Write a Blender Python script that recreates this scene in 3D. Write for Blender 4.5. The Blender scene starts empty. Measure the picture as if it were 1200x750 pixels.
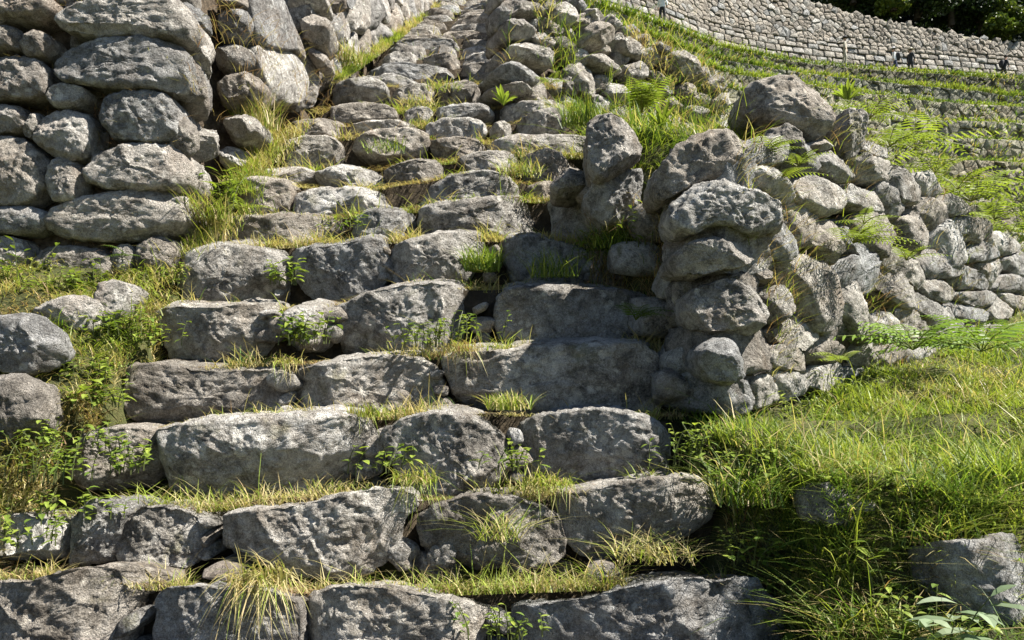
import bpy, bmesh, math, random
import numpy as np
from mathutils import Vector

random.seed(7)
RNG = np.random.default_rng(7)
R = math.radians
scene = bpy.context.scene
COL = scene.collection

# ------------------------------------------------------------------ camera
F, HOR, EYE = 870.0, 420.0, 1.55          # focal length in photo pixels, horizon row, eye height
cam = bpy.data.cameras.new('camera')
cam.sensor_width = 36.0
cam.lens = F / 1200 * 36.0
cam.shift_y = (HOR - 375.0) / 1200.0
cam.clip_start, cam.clip_end = 0.05, 2000
camo = bpy.data.objects.new('camera', cam)
camo.location = (0, 0, EYE)
camo.rotation_euler = (R(90), 0, 0)
COL.objects.link(camo)
scene.camera = camo

# ------------------------------------------------------------------ light
SUN = Vector((0.58, -0.09, 0.80)).normalized()      # towards the sun
elev = math.asin(SUN.z)
world = bpy.data.worlds.new('World')
scene.world = world
world.use_nodes = True
wn = world.node_tree
bg = wn.nodes['Background']
sky = wn.nodes.new('ShaderNodeTexSky')
sky.sky_type = 'NISHITA'
sky.sun_disc = False
sky.sun_elevation = elev
sky.sun_rotation = math.atan2(SUN.x, SUN.y)
sky.altitude = 2600
wn.links.new(sky.outputs[0], bg.inputs[0])
bg.inputs[1].default_value = 0.05
sl = bpy.data.lights.new('sun', 'SUN')
sl.energy = 5.0
sl.angle = R(0.5)
sl.color = (1.0, 0.95, 0.87)
so = bpy.data.objects.new('sun', sl)
so.rotation_euler = (-SUN).to_track_quat('-Z', 'Y').to_euler()
so.location = (20, -8, 40)
COL.objects.link(so)
scene.view_settings.view_transform = 'Standard'
scene.view_settings.look = 'None'
scene.view_settings.exposure = 1.62
scene.cycles.diffuse_bounces = 2
scene.view_settings.gamma = 1.0
scene.view_settings.use_curve_mapping = False


# ------------------------------------------------------------------ helpers
def P(px, py, Y):
    """world point seen at a photo pixel, at distance Y up the slope"""
    px = np.asarray(px, float); py = np.asarray(py, float); Y = np.asarray(Y, float)
    return np.stack(np.broadcast_arrays((px - 600) / F * Y, Y, EYE + (HOR - py) / F * Y), -1)


smooth01 = lambda t: np.clip(t, 0, 1) ** 2 * (3 - 2 * np.clip(t, 0, 1))


def hash3(i, seed):
    a = (i[..., 0] * 374761393 + i[..., 1] * 668265263 + i[..., 2] * 2147483647 + seed * 974634177) & 0xffffffff
    a = ((a ^ (a >> 13)) * 1274126177) & 0xffffffff
    a = ((a ^ (a >> 16)) * 2246822519) & 0xffffffff
    a = a ^ (a >> 15)
    return (a & 0xffffff).astype(float) / 0xffffff


def vnoise(p, seed=0):
    fl = np.floor(p)
    f = p - fl
    i = fl.astype(np.int64)
    f = f * f * (3 - 2 * f)
    r = 0
    for dx in (0, 1):
        wx = f[..., 0] if dx else 1 - f[..., 0]
        for dy in (0, 1):
            wy = f[..., 1] if dy else 1 - f[..., 1]
            for dz in (0, 1):
                wz = f[..., 2] if dz else 1 - f[..., 2]
                r = r + wx * wy * wz * hash3(i + np.array([dx, dy, dz]), seed)
    return r * 2 - 1


def fbm(p, seed=0, octv=4, gain=0.5):
    r = 0; a = 1.0
    for o in range(octv):
        r = r + a * vnoise(p * (2.03 ** o) + 17.3 * o, seed + o)
        a *= gain
    return r


def mesh_np(name, verts, tris=None, quads=None, smooth=False, mats=None, matidx=None, col=None):
    me = bpy.data.meshes.new(name)
    verts = np.asarray(verts, np.float32)
    me.vertices.add(len(verts))
    me.vertices.foreach_set('co', verts.ravel())
    parts = []; tot = []
    if tris is not None and len(tris):
        parts.append(np.asarray(tris, np.int32).ravel()); tot.append(np.full(len(tris), 3, np.int32))
    if quads is not None and len(quads):
        parts.append(np.asarray(quads, np.int32).ravel()); tot.append(np.full(len(quads), 4, np.int32))
    loops = np.concatenate(parts); tot = np.concatenate(tot)
    start = np.concatenate([[0], np.cumsum(tot)[:-1]]).astype(np.int32)
    me.loops.add(len(loops))
    me.loops.foreach_set('vertex_index', loops)
    me.polygons.add(len(tot))
    me.polygons.foreach_set('loop_start', start)
    me.polygons.foreach_set('use_smooth', np.full(len(tot), smooth))
    for m in (mats or []):
        me.materials.append(m)
    if matidx is not None:
        me.polygons.foreach_set('material_index', np.asarray(matidx, np.int32))
    if col is not None:
        at = me.color_attributes.new('Col', 'FLOAT_COLOR', 'POINT')
        c4 = np.ones((len(verts), 4), np.float32); c4[:, :3] = col
        at.data.foreach_set('color', c4.ravel())
    me.update(calc_edges=True)
    me.validate()
    return me


def link(name, data, parent=None, loc=None, label=None, cat=None, group=None, kind=None):
    o = bpy.data.objects.new(name, data)
    COL.objects.link(o)
    if parent is not None:
        o.parent = parent
    if loc is not None:
        o.location = loc
    if label: o['label'] = label
    if cat: o['category'] = cat
    if group: o['group'] = group
    if kind: o['kind'] = kind
    return o


# ------------------------------------------------------------------ materials
def nodes_of(name):
    m = bpy.data.materials.new(name)
    m.use_nodes = True
    nt = m.node_tree
    nt.nodes.clear()
    out = nt.nodes.new('ShaderNodeOutputMaterial')
    return m, nt, out


def ramp(nt, fac, stops):
    n = nt.nodes.new('ShaderNodeValToRGB')
    els = n.color_ramp.elements
    while len(els) < len(stops):
        els.new(0.5)
    for e, (p, c) in zip(els, stops):
        e.position = p
        e.color = (*c, 1) if len(c) == 3 else c
    nt.links.new(fac, n.inputs[0])
    return n.outputs[0]


def noise(nt, vec, scale, detail=4, rough=0.55, dist=0.0):
    n = nt.nodes.new('ShaderNodeTexNoise')
    n.inputs['Scale'].default_value = scale
    n.inputs['Detail'].default_value = detail
    n.inputs['Roughness'].default_value = rough
    n.inputs['Distortion'].default_value = dist
    nt.links.new(vec, n.inputs['Vector'])
    return n.outputs['Fac']


def mixc(nt, fac, a, b, mode='MIX'):
    n = nt.nodes.new('ShaderNodeMix')
    n.data_type = 'RGBA'
    n.blend_type = mode
    for sock, v in ((n.inputs[0], fac), (n.inputs[6], a), (n.inputs[7], b)):
        if hasattr(v, 'links'):
            nt.links.new(v, sock)
        else:
            sock.default_value = v if isinstance(v, (float, int)) else (*v, 1)
    return n.outputs[2]


def math_n(nt, op, a, b=None):
    n = nt.nodes.new('ShaderNodeMath')
    n.operation = op
    for sock, v in ((n.inputs[0], a), (n.inputs[1], b)):
        if v is None: continue
        if hasattr(v, 'links'): nt.links.new(v, sock)
        else: sock.default_value = v
    return n.outputs[0]


def granite(name, dark=(0.09, 0.086, 0.08), mid=(0.30, 0.288, 0.268), light=(0.62, 0.615, 0.60),
            warm=(0.30, 0.235, 0.175), lichen=(0.70, 0.69, 0.65), moss=(0.16, 0.16, 0.04),
            warm_amt=0.35, moss_amt=0.35, lichen_amt=0.7, s=1.0, bump=1.0):
    m, nt, out = nodes_of(name)
    geo = nt.nodes.new('ShaderNodeNewGeometry')
    info = nt.nodes.new('ShaderNodeObjectInfo')
    off = nt.nodes.new('ShaderNodeVectorMath'); off.operation = 'MULTIPLY_ADD'
    comb = nt.nodes.new('ShaderNodeCombineXYZ')
    nt.links.new(info.outputs['Random'], comb.inputs[0]); nt.links.new(info.outputs['Random'], comb.inputs[1])
    nt.links.new(comb.outputs[0], off.inputs[0]); off.inputs[1].default_value = (40, 23, 0)
    nt.links.new(geo.outputs['Position'], off.inputs[2])
    v = off.outputs[0]
    big = noise(nt, v, 4.0 * s, 5, 0.6)
    medn = noise(nt, v, 17 * s, 6, 0.65)
    fine = noise(nt, v, 95 * s, 4, 0.7)
    speck = noise(nt, v, 260 * s, 2, 0.6)
    t = math_n(nt, 'ADD', math_n(nt, 'MULTIPLY', big, 0.35), math_n(nt, 'MULTIPLY', medn, 0.40))
    t = math_n(nt, 'ADD', t, math_n(nt, 'MULTIPLY', fine, 0.30))
    c = ramp(nt, t, [(0.41, dark), (0.50, mid), (0.56, tuple(0.5 * (a + b) for a, b in zip(mid, light))), (0.63, light)])
    # warm iron-stained granite patches
    wm = ramp(nt, noise(nt, v, 2.6 * s, 4, 0.6, 0.6), [(0.5, (0, 0, 0)), (0.66, (1, 1, 1))])
    c = mixc(nt, math_n(nt, 'MULTIPLY', wm, warm_amt), c, warm)
    # pale crust lichen spots
    vor = nt.nodes.new('ShaderNodeTexVoronoi'); vor.inputs['Scale'].default_value = 22 * s
    nt.links.new(v, vor.inputs['Vector'])
    ln = noise(nt, v, 7 * s, 5, 0.7)
    la = math_n(nt, 'SUBTRACT', ln, math_n(nt, 'MULTIPLY', vor.outputs['Distance'], 0.28))
    lm = ramp(nt, la, [(0.44, (0, 0, 0)), (0.52, (1, 1, 1))])
    c = mixc(nt, math_n(nt, 'MULTIPLY', lm, lichen_amt), c, lichen)
    # dark crust lichen / mineral stain
    dk = ramp(nt, noise(nt, v, 9 * s, 6, 0.7, 0.8), [(0.56, (0, 0, 0)), (0.68, (1, 1, 1))])
    c = mixc(nt, math_n(nt, 'MULTIPLY', dk, 0.68), c, (0.07, 0.066, 0.06))
    mo = ramp(nt, noise(nt, v, 5.3 * s, 5, 0.65, 0.3), [(0.6, (0, 0, 0)), (0.7, (1, 1, 1))])
    c = mixc(nt, math_n(nt, 'MULTIPLY', mo, moss_amt), c, moss)
    # mica and feldspar grains
    sp = ramp(nt, speck, [(0.38, (0.55, 0.55, 0.55)), (0.5, (1, 1, 1)), (0.64, (1.35, 1.35, 1.35))])
    c = mixc(nt, 0.75, c, sp, 'MULTIPLY')
    rv = ramp(nt, info.outputs['Random'], [(0.0, (0.66, 0.62, 0.57)), (0.25, (1.06, 0.97, 0.86)), (0.5, (0.82, 0.84, 0.86)), (0.75, (1.12, 1.06, 0.97)), (1.0, (1.28, 1.26, 1.22))])
    c = mixc(nt, 1.0, c, rv, 'MULTIPLY')
    bs = nt.nodes.new('ShaderNodeBsdfPrincipled')
    bs.inputs['Roughness'].default_value = 0.92
    bs.inputs['Specular IOR Level'].default_value = 0.25
    nt.links.new(c, bs.inputs['Base Color'])
    hgt = math_n(nt, 'ADD', math_n(nt, 'MULTIPLY', noise(nt, v, 21 * s, 9, 0.68, 0.3), 1.0), math_n(nt, 'MULTIPLY', fine, 0.34))
    hgt = math_n(nt, 'ADD', hgt, math_n(nt, 'MULTIPLY', speck, 0.07))
    b = nt.nodes.new('ShaderNodeBump')
    b.inputs['Strength'].default_value = 1.0
    b.inputs['Distance'].default_value = 0.085 * bump / s
    nt.links.new(hgt, b.inputs['Height'])
    nt.links.new(b.outputs[0], bs.inputs['Normal'])
    nt.links.new(bs.outputs[0], out.inputs[0])
    return m


def simple(name, stops, scale=8, bump=0.02, rough=0.95, bscale=None):
    m, nt, out = nodes_of(name)
    geo = nt.nodes.new('ShaderNodeNewGeometry')
    v = geo.outputs['Position']
    n = noise(nt, v, scale, 8, 0.65)
    c = ramp(nt, n, stops)
    bs = nt.nodes.new('ShaderNodeBsdfPrincipled')
    bs.inputs['Roughness'].default_value = rough
    bs.inputs['Specular IOR Level'].default_value = 0.2
    nt.links.new(c, bs.inputs['Base Color'])
    if bump:
        b = nt.nodes.new('ShaderNodeBump')
        b.inputs['Strength'].default_value = 0.9; b.inputs['Distance'].default_value = bump
        nt.links.new(noise(nt, v, bscale or scale * 3, 8, 0.7), b.inputs['Height'])
        nt.links.new(b.outputs[0], bs.inputs['Normal'])
    nt.links.new(bs.outputs[0], out.inputs[0])
    return m


def leafmat(name, trans=0.35, gain=1.0):
    m, nt, out = nodes_of(name)
    at = nt.nodes.new('ShaderNodeAttribute'); at.attribute_name = 'Col'
    c = at.outputs['Color']
    if gain != 1.0:
        c = mixc(nt, 1.0, c, (gain, gain, gain), 'MULTIPLY')
    d = nt.nodes.new('ShaderNodeBsdfPrincipled')
    d.inputs['Roughness'].default_value = 0.5
    d.inputs['Specular IOR Level'].default_value = 0.3
    t = nt.nodes.new('ShaderNodeBsdfTranslucent')
    nt.links.new(c, d.inputs['Base Color'])
    tc = mixc(nt, 1.0, c, (1.25, 1.3, 0.7), 'MULTIPLY')
    nt.links.new(tc, t.inputs['Color'])
    mx = nt.nodes.new('ShaderNodeMixShader'); mx.inputs[0].default_value = trans
    nt.links.new(d.outputs[0], mx.inputs[1]); nt.links.new(t.outputs[0], mx.inputs[2])
    nt.links.new(mx.outputs[0], out.inputs[0])
    return m


M_STEP = granite('granite_steps', warm_amt=0.3)
M_LEFT = granite('granite_left_wall', mid=(0.29, 0.278, 0.26), light=(0.58, 0.565, 0.54), warm=(0.30, 0.235, 0.185), warm_amt=0.35, moss_amt=0.1)
M_RIGHT = granite('granite_right_wall', mid=(0.30, 0.295, 0.28), light=(0.62, 0.615, 0.595), warm=(0.30, 0.235, 0.17), warm_amt=0.4, moss_amt=0.55, lichen_amt=0.6)
M_FAR = granite('granite_far', mid=(0.28, 0.275, 0.26), light=(0.48, 0.475, 0.455), s=0.25, bump=0.6, warm_amt=0.2, warm=(0.34, 0.28, 0.21), lichen_amt=0.3, moss_amt=0.1)
M_TERR = granite('granite_terraces', dark=(0.09, 0.088, 0.06), mid=(0.20, 0.20, 0.15), light=(0.40, 0.40, 0.33), s=0.25, bump=0.6, lichen_amt=0.25, moss=(0.10, 0.12, 0.03), moss_amt=0.5)
M_SOIL = simple('soil', [(0.3, (0.022, 0.017, 0.012)), (0.5, (0.055, 0.043, 0.028)), (0.7, (0.11, 0.085, 0.055))], 14, 0.04)
M_PACK = simple('earth_packing', [(0.3, (0.05, 0.038, 0.026)), (0.5, (0.13, 0.10, 0.07)), (0.7, (0.24, 0.19, 0.13))], 22, 0.05)
M_TURF = simple('turf', [(0.3, (0.03, 0.032, 0.013)), (0.5, (0.06, 0.066, 0.022)), (0.7, (0.12, 0.105, 0.045))], 9, 0.03)
M_HILL = simple('forest_floor', [(0.3, (0.006, 0.009, 0.004)), (0.6, (0.014, 0.021, 0.008)), (0.75, (0.03, 0.04, 0.012))], 0.6, 0.2)
M_LEAF = leafmat('leaf', 0.38)
M_TREELEAF = leafmat('tree_leaf', 0.25)
M_BARK = simple('bark', [(0.3, (0.03, 0.024, 0.018)), (0.7, (0.09, 0.075, 0.06))], 6, 0.03)
M_STALK = simple('stalk', [(0.3, (0.12, 0.11, 0.04)), (0.7, (0.26, 0.2, 0.1))], 30, 0)


# ------------------------------------------------------------------ stones
def chaikin(p, it=2):
    for _ in range(it):
        q = np.roll(p, -1, 0)
        p = np.stack([0.78 * p + 0.22 * q, 0.22 * p + 0.78 * q], 1).reshape(-1, p.shape[1])
    return p


def resample(p, n):
    q = np.vstack([p, p[:1]])
    d = np.r_[0, np.cumsum(np.linalg.norm(np.diff(q, axis=0), axis=1))]
    t = np.linspace(0, d[-1], n, endpoint=False)
    return np.stack([np.interp(t, d, q[:, k]) for k in range(q.shape[1])], 1)


stone_count = [0]


def grid_normals(G):
    du = np.roll(G, -1, 1) - np.roll(G, 1, 1)
    dv = np.empty_like(G)
    dv[1:-1] = G[2:] - G[:-2]; dv[0] = G[1] - G[0]; dv[-1] = G[-1] - G[-2]
    n = np.cross(du, dv)
    n /= np.linalg.norm(n, axis=2, keepdims=True) + 1e-9
    return n


def stone(parent, poly, Y, depth=0.38, inward=(0, 1, 0), res=64, batter=0.12, mat=None, name='stone',
          amp=1.0, seed=None, rnd=0.06, label=None, cat=None, group=None, back=0.9, drop=0.0, sink=0.0, exact=None, tread=None, sm=2, facet=(8, 15), flo=0.72):
    """one stone: outline given in photo pixels standing at distance Y (number or function of px), carried back along inward"""
    stone_count[0] += 1
    seed = stone_count[0] * 13 if seed is None else seed
    rg = np.random.default_rng(seed)
    poly = np.asarray(poly, float)
    if (np.roll(poly[:, 0], -1) * poly[:, 1] - poly[:, 0] * np.roll(poly[:, 1], -1)).sum() < 0:
        poly = poly[::-1]
    if sink:
        mid_y = poly[:, 1].min() + 0.62 * np.ptp(poly[:, 1])
        poly[:, 1] += np.where(poly[:, 1] > mid_y, sink * F / float(Y), 0)
    poly = chaikin(poly, sm)
    Yv = Y(poly[:, 0]) if callable(Y) else np.full(len(poly), float(Y))
    W = P(poly[:, 0], poly[:, 1], Yv)
    if exact is not None:
        W = chaikin(np.asarray(exact, float), sm)
    W = resample(W, res)
    c = 0.5 * (W.max(0) + W.min(0)) * 0.5 + 0.5 * W.mean(0)
    inw = np.array(inward, float); inw /= np.linalg.norm(inw)
    e1 = np.array([inw[1], -inw[0], 0.0]); e1 /= np.linalg.norm(e1)     # horizontal along the face
    e2 = np.array([0, 0, 1.0])
    L = W - c
    u = L @ e1; v = L @ e2; w0 = L @ inw
    hu = max(np.abs(u).max(), 0.02); hv = max(np.abs(v).max(), 0.02)
    r = min(rnd, 0.55 * min(hu, hv))
    # sections: (inset, w)
    secs = []
    nc = max(5, res // 6)
    sf_u, sf_v = 1 - r / hu, 1 - r / hv
    for k in range(nc):
        t = (k + 0.15) / nc
        secs.append((t * sf_u, t * sf_v, -0.018 * (1 - t * t) * min(1, 4 * min(hu, hv))))
    na = max(5, res // 12)
    for k in range(na + 1):
        a = k / na * math.pi / 2
        i = r * (1 - math.sin(a))
        secs.append((1 - i / hu, 1 - i / hv, r * 1.15 * (1 - math.cos(a))))
    ns = max(4, res // 9)
    for k in range(1, ns + 1):
        t = k / ns
        s = 1 - (1 - back) * t ** 1.5
        secs.append((s, s, r * 1.15 + (depth - r) * t))
    secs.append((0.5 * back, 0.5 * back, depth + 0.02))
    S = np.array(secs)
    U = S[:, 0:1] * u[None]; V = S[:, 1:2] * v[None]; Wd = S[:, 2:3] + S[:, 0:1] * w0[None]
    Wd = Wd + batter * V * (S[:, 2:3] < r * 1.2)
    V = V - drop * np.clip(S[:, 2:3] - r, 0, None) * (V > 0)
    if tread is not None:                                 # a fairly flat top to step on, seen from the front edge to the back
        tt = np.clip((S[:, 2:3] - 0.5 * r) / (depth - 0.5 * r), 0, 1)
        rise = np.clip((HOR - poly[:, 1].min()) / F, -1, 0.14) * depth
        V = V + smooth01(V / hv * 1.6 - 0.2) * (-tread + (rise + tread) * tt)
    # shift so the widest outline sits at the given distance
    Wd = Wd - r * 0.8
    G = np.stack([U, Wd, V], 2)
    # hewn facets
    ext = np.array([hu, 0.5 * depth, hv]); mid = np.array([0, 0.5 * depth - r, 0])
    for k in range(rg.integers(*facet)):
        d = rg.normal(size=3); d[1] = -abs(d[1]) - 0.45
        if tread is not None and d[2] > 0: d[2] *= 0.15
        d /= np.linalg.norm(d)
        q = (G - mid) / ext
        sup = (q @ d)
        lim = sup.max() * rg.uniform(flo, 0.96)
        over = np.clip(sup - lim, 0, None)
        G = G - (over * 0.98)[..., None] * d * ext
    for ax, arr in ((0, u), (2, v)) if tread is None else ((0, u),):                      # keep the outline's full extent
        g = G[..., ax]
        lo, hi = g.min(), g.max()
        G[..., ax] = arr.min() + (g - lo) * (np.ptp(arr) / max(hi - lo, 1e-6))
    Gw = G[..., 0:1] * e1 + G[..., 1:2] * inw + G[..., 2:3] * e2
    n = grid_normals(Gw)
    if (n[nc // 2] @ inw).mean() > 0:
        n = -n
    pw = Gw + c
    size = min(1.0, min(hu, hv) / 0.12)
    dsp = (0.009 * fbm(pw * 5.0, seed % 97, 2) + 0.004 * fbm(pw * 14.0, seed % 89 + 5, 3, 0.55) + 0.008 * (np.abs(vnoise(pw * 7.5, seed % 61)) - 0.3) + 0.005 * (np.abs(vnoise(pw * 19.0, seed % 67)) - 0.3) + 0.006 * fbm(pw * 38.0, 3, 3, 0.7)) * amp * size
    # broken ledges: the face steps back along a few tilted planes
    ld = rg.normal(size=3); ld /= np.linalg.norm(ld)
    q = pw @ ld * 7.5 + 0.55 * fbm(pw * 4.0, seed % 41, 2)
    dsp -= 0.007 * size * (smooth01((q - np.floor(q)) * 3.2) - 0.5) * (vnoise(pw * 3.0, seed % 37) > -0.1)
    Gw = Gw + n * dsp[..., None]
    nr, m = Gw.shape[:2]
    verts = np.vstack([Gw.reshape(-1, 3), Gw[0].mean(0)[None], Gw[-1].mean(0)[None]])
    idx = np.arange(nr * m).reshape(nr, m)
    a = idx[:-1]; b = np.roll(idx, -1, 1)[:-1]; cc = np.roll(idx, -1, 1)[1:]; dd = idx[1:]
    quads = np.stack([a, b, cc, dd], -1).reshape(-1, 4)
    t1 = np.stack([np.full(m, nr * m), np.roll(idx[0], -1), idx[0]], 1)
    t2 = np.stack([np.full(m, nr * m + 1), idx[-1], np.roll(idx[-1], -1)], 1)
    # orientation
    p0, p1, p3 = verts[quads[m * (nc // 2), 0]], verts[quads[m * (nc // 2), 1]], verts[quads[m * (nc // 2), 3]]
    if np.cross(p1 - p0, p3 - p0) @ inw > 0:
        quads = quads[:, ::-1]; t1 = t1[:, ::-1]; t2 = t2[:, ::-1]
    me = mesh_np(name, verts, np.vstack([t1, t2]), quads, True, [mat or M_STEP])
    return link(name, me, parent, c, label, cat, group)


def box_outline(x0, x1, y0, y1, rg):
    """irregular rounded block outline in pixels"""
    w, h = x1 - x0, y1 - y0
    j = lambda a: rg.uniform(-a, a)
    pts = [(x0 + w * (0.04 + j(.03)), y1 - h * (0.2 + j(.1))), (x0 + w * j(.03), y0 + h * (0.45 + j(.15))),
           (x0 + w * (0.10 + j(.06)), y0 + h * (0.10 + j(.09))), (x0 + w * (0.35 + j(.08)), y0 + h * (0.03 + j(.09))),
           (x0 + w * (0.68 + j(.08)), y0 + h * (0.02 + j(.09))), (x0 + w * (0.92 + j(.05)), y0 + h * (0.12 + j(.1))),
           (x1 + w * j(.03), y0 + h * (0.5 + j(.15))), (x1 - w * (0.05 + j(.04)), y1 - h * (0.14 + j(.1))),
           (x0 + w * (0.7 + j(.08)), y1 + h * j(.05)), (x0 + w * (0.3 + j(.08)), y1 + h * j(.05))]
    return pts


def rock_data(seed, sub, boxy=3.2, mat=None, cuts=7, amp=0.07):
    bm = bmesh.new()
    bmesh.ops.create_icosphere(bm, subdivisions=sub, radius=1.0)
    bm.verts.ensure_lookup_table()
    v = np.array([x.co for x in bm.verts]); f = np.array([[q.index for q in x.verts] for x in bm.faces])
    bm.free()
    rg = np.random.default_rng(seed)
    v = v / (np.abs(v) ** boxy).sum(1, keepdims=True) ** (1 / boxy)
    for k in range(cuts):
        d = rg.normal(size=3); d /= np.linalg.norm(d)
        s = v @ d
        lim = s.max() * rg.uniform(0.62, 0.9)
        v = v - np.clip(s - lim, 0, None)[:, None] * d * 0.95
    n = v / np.linalg.norm(v, axis=1, keepdims=True)
    v = v + n * (amp * fbm(v * 1.7, seed, 2) + 0.7 * amp * (sub >= 3) * fbm(v * 5.0, seed + 9, 4, 0.6))[:, None]
    v = v / np.abs(v).max(0) * 0.5
    return v, f


ROCKS3 = []
ROCKS2 = []


def lib(mat):
    return [mesh_np('stone', *rock_data(100 + k, 3, 5.0, None, 12, 0.05), None, True, [mat]) for k in range(9)]


def lib2(mat):
    return [mesh_np('stone', *rock_data(200 + k, 2), None, True, [mat]) for k in range(8)]


def put_rock(parent, me, c, size, yaw=0, roll=0, name='stone'):
    o = link(name, me, parent, c)
    o.scale = size
    o.rotation_euler = (random.uniform(-.1, .1), roll, yaw)
    return o


def empty(name, loc, label, cat, group=None):
    o = link(name, None, None, loc, label, cat, group)
    o.empty_display_size = 0.2
    return o


# parts are built in world coordinates: parent with identity (empties sit at the origin of the place)
def root(name, label, cat, group=None):
    return empty(name, (0, 0, 0), label, cat, group)


# ------------------------------------------------------------------ the ground
SY = np.array([-400, 1.25, 1.6, 2.0, 2.46, 2.757, 3.095, 3.417, 3.75, 4.17, 4.75, 5.25, 6.07, 12, 16, 60])
SZ = np.array([0, 0, 0.28, 0.55, 0.83, 1.09, 1.35, 1.60, 1.90, 2.20, 2.72, 3.16, 3.82, 7.35, 9.7, 36.0])
stairline = lambda y: np.interp(y, SY, SZ)
XL = lambda y: np.interp(y, [2.0, 2.46, 2.757, 3.1, 3.4, 3.75, 4.1, 4.2, 5, 5.9, 7.8, 12, 16], [-2.1, -2.1, -2.0, -2.02, -1.92, -1.93, -1.98, -1.8, -1.70, -1.60, -1.45, -1.2, -1.1])
XR = lambda y: np.interp(y, [2.0, 2.46, 2.70, 2.80, 3.1, 3.4, 4.2, 5.25, 6.0, 7.0, 12, 16], [0.98, 0.95, 0.92, 0.80, 0.70, 0.69, 0.62, 0.62, 0.45, 0.0, -0.2, -0.25])
wall_y = lambda x: 3.35 + (x - 1.1) / 1.0625            # foot line of the right hand wall
lawn = lambda x, y: 1.07 + 0.20 * (y - 2.3) + 0.03 * np.sin(x * 3.1 + y * 2)


def ground_z(x, y):
    x = np.asarray(x, float); y = np.asarray(y, float)
    s = stairline(y)
    z = s - 0.5
    # left bank
    lb = s - 0.02 + 0.05 * np.sin(x * 4 + y * 3) - 0.10 * smooth01((y - 3.2) / 0.9)
    lb = lb - 0.08 * smooth01((x + 2.3) / 0.3)
    lb = lb - 0.7 * smooth01((2.62 - y) / 0.15)
    z = np.where(x < XL(y) + 0.1, np.where(y < 4.2, lb, z), z)
    z = np.where((x < XL(y) - 0.45) & (y >= 4.3), np.maximum(s + 1.3, 3.9), z)
    # right: ditch and lawn
    edge = 2.38 + 0.05 * np.sin(x * 7)
    low = np.minimum(0.72 + 0.1 * (y - 2.0), np.maximum(0.0, 0.72 + 0.9 * (y - 2.0)))
    lw = low + (lawn(x, y) - low) * smooth01((y - edge + 0.12) / 0.2)
    t = smooth01((x - XR(y)) / 0.12)
    fr = (s - 0.5) * (1 - t) + lw * t
    wy = wall_y(x)
    behind = smooth01((y - np.maximum(wy, 3.75) - 0.05) / 0.25)
    bank = 2.66 + (0.07 + 0.27 * np.exp(-np.clip(x - 0.9, 0, 9) / 0.9)) * np.clip(y - 3.7, 0, 3.6) - 0.10 * np.clip(x - 1.2, 0, 8) + 0.06 * np.clip(y - 7.3, 0, 30)
    rt = fr * (1 - behind) + bank * behind
    z = np.where(x > XR(y), np.where(y < 60, rt, rt), z)
    # far slope towards and behind the terraces
    far = np.interp(y, [0, 14, 28, 46, 50, 60, 90, 400], [-50, -50, 3.5, 12, 21.0, 26, 52, 320])
    near_far = np.where(x > XR(y), np.maximum(z, far), z)
    z = np.where(y > 14, near_far, z)
    z = np.where(y > 60, np.maximum(far, 0) , z)
    z = np.where((x > 9) & (y < 14), np.minimum(z, lawn(9.0, y) + 0 * x) * np.exp(-np.clip(x - 9, 0, 60) / 30), z)
    return z


xs = np.unique(np.r_[-400, -200, -100, -60, -40, -25, -15, -10, -7, -5, np.arange(-4, 6.5, 0.07), 7, 8, 9, 10, 12, 14, 17, 20, 24, 28, 32, 37, 43, 50, 60, 80, 120, 200, 400])
ys = np.unique(np.r_[-400, -200, -100, -50, -25, -12, -6, -3, -1, 0, 0.6, np.arange(1.0, 9, 0.07), np.arange(9, 16, 0.5), np.arange(16, 62, 2), 70, 80, 90, 120, 200, 400])
gx, gy = np.meshgrid(xs, ys)
gz = ground_z(gx, gy)
gz = gz + 0.035 * fbm(np.stack([gx * 4, gy * 4, gz * 0], 2), 5, 3) * (np.abs(gx) < 10) * (gy < 10)
ii = np.arange(gx.size).reshape(gx.shape)
gq = np.stack([ii[:-1, :-1], ii[:-1, 1:], ii[1:, 1:], ii[1:, :-1]], -1).reshape(-1, 4)
cy_ = gy[:-1, :-1].ravel()
gm = mesh_np('ground', np.stack([gx, gy, gz], -1).reshape(-1, 3), None, gq, True, [M_TURF, M_HILL], (cy_ > 44).astype(int))
link('ground', gm, kind='structure')


# ------------------------------------------------------------------ the staircase
def Z(reg, pts):
    ox, oy = {'A': (0, 0), 'B': (400, 0), 'C': (800, 0), 'D': (0, 250), 'E': (400, 250), 'F': (800, 250), 'G': (0, 500), 'H': (400, 500), 'I': (800, 500)}[reg]
    return [(ox + a / 3, oy + b / 3) for a, b in pts]


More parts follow.
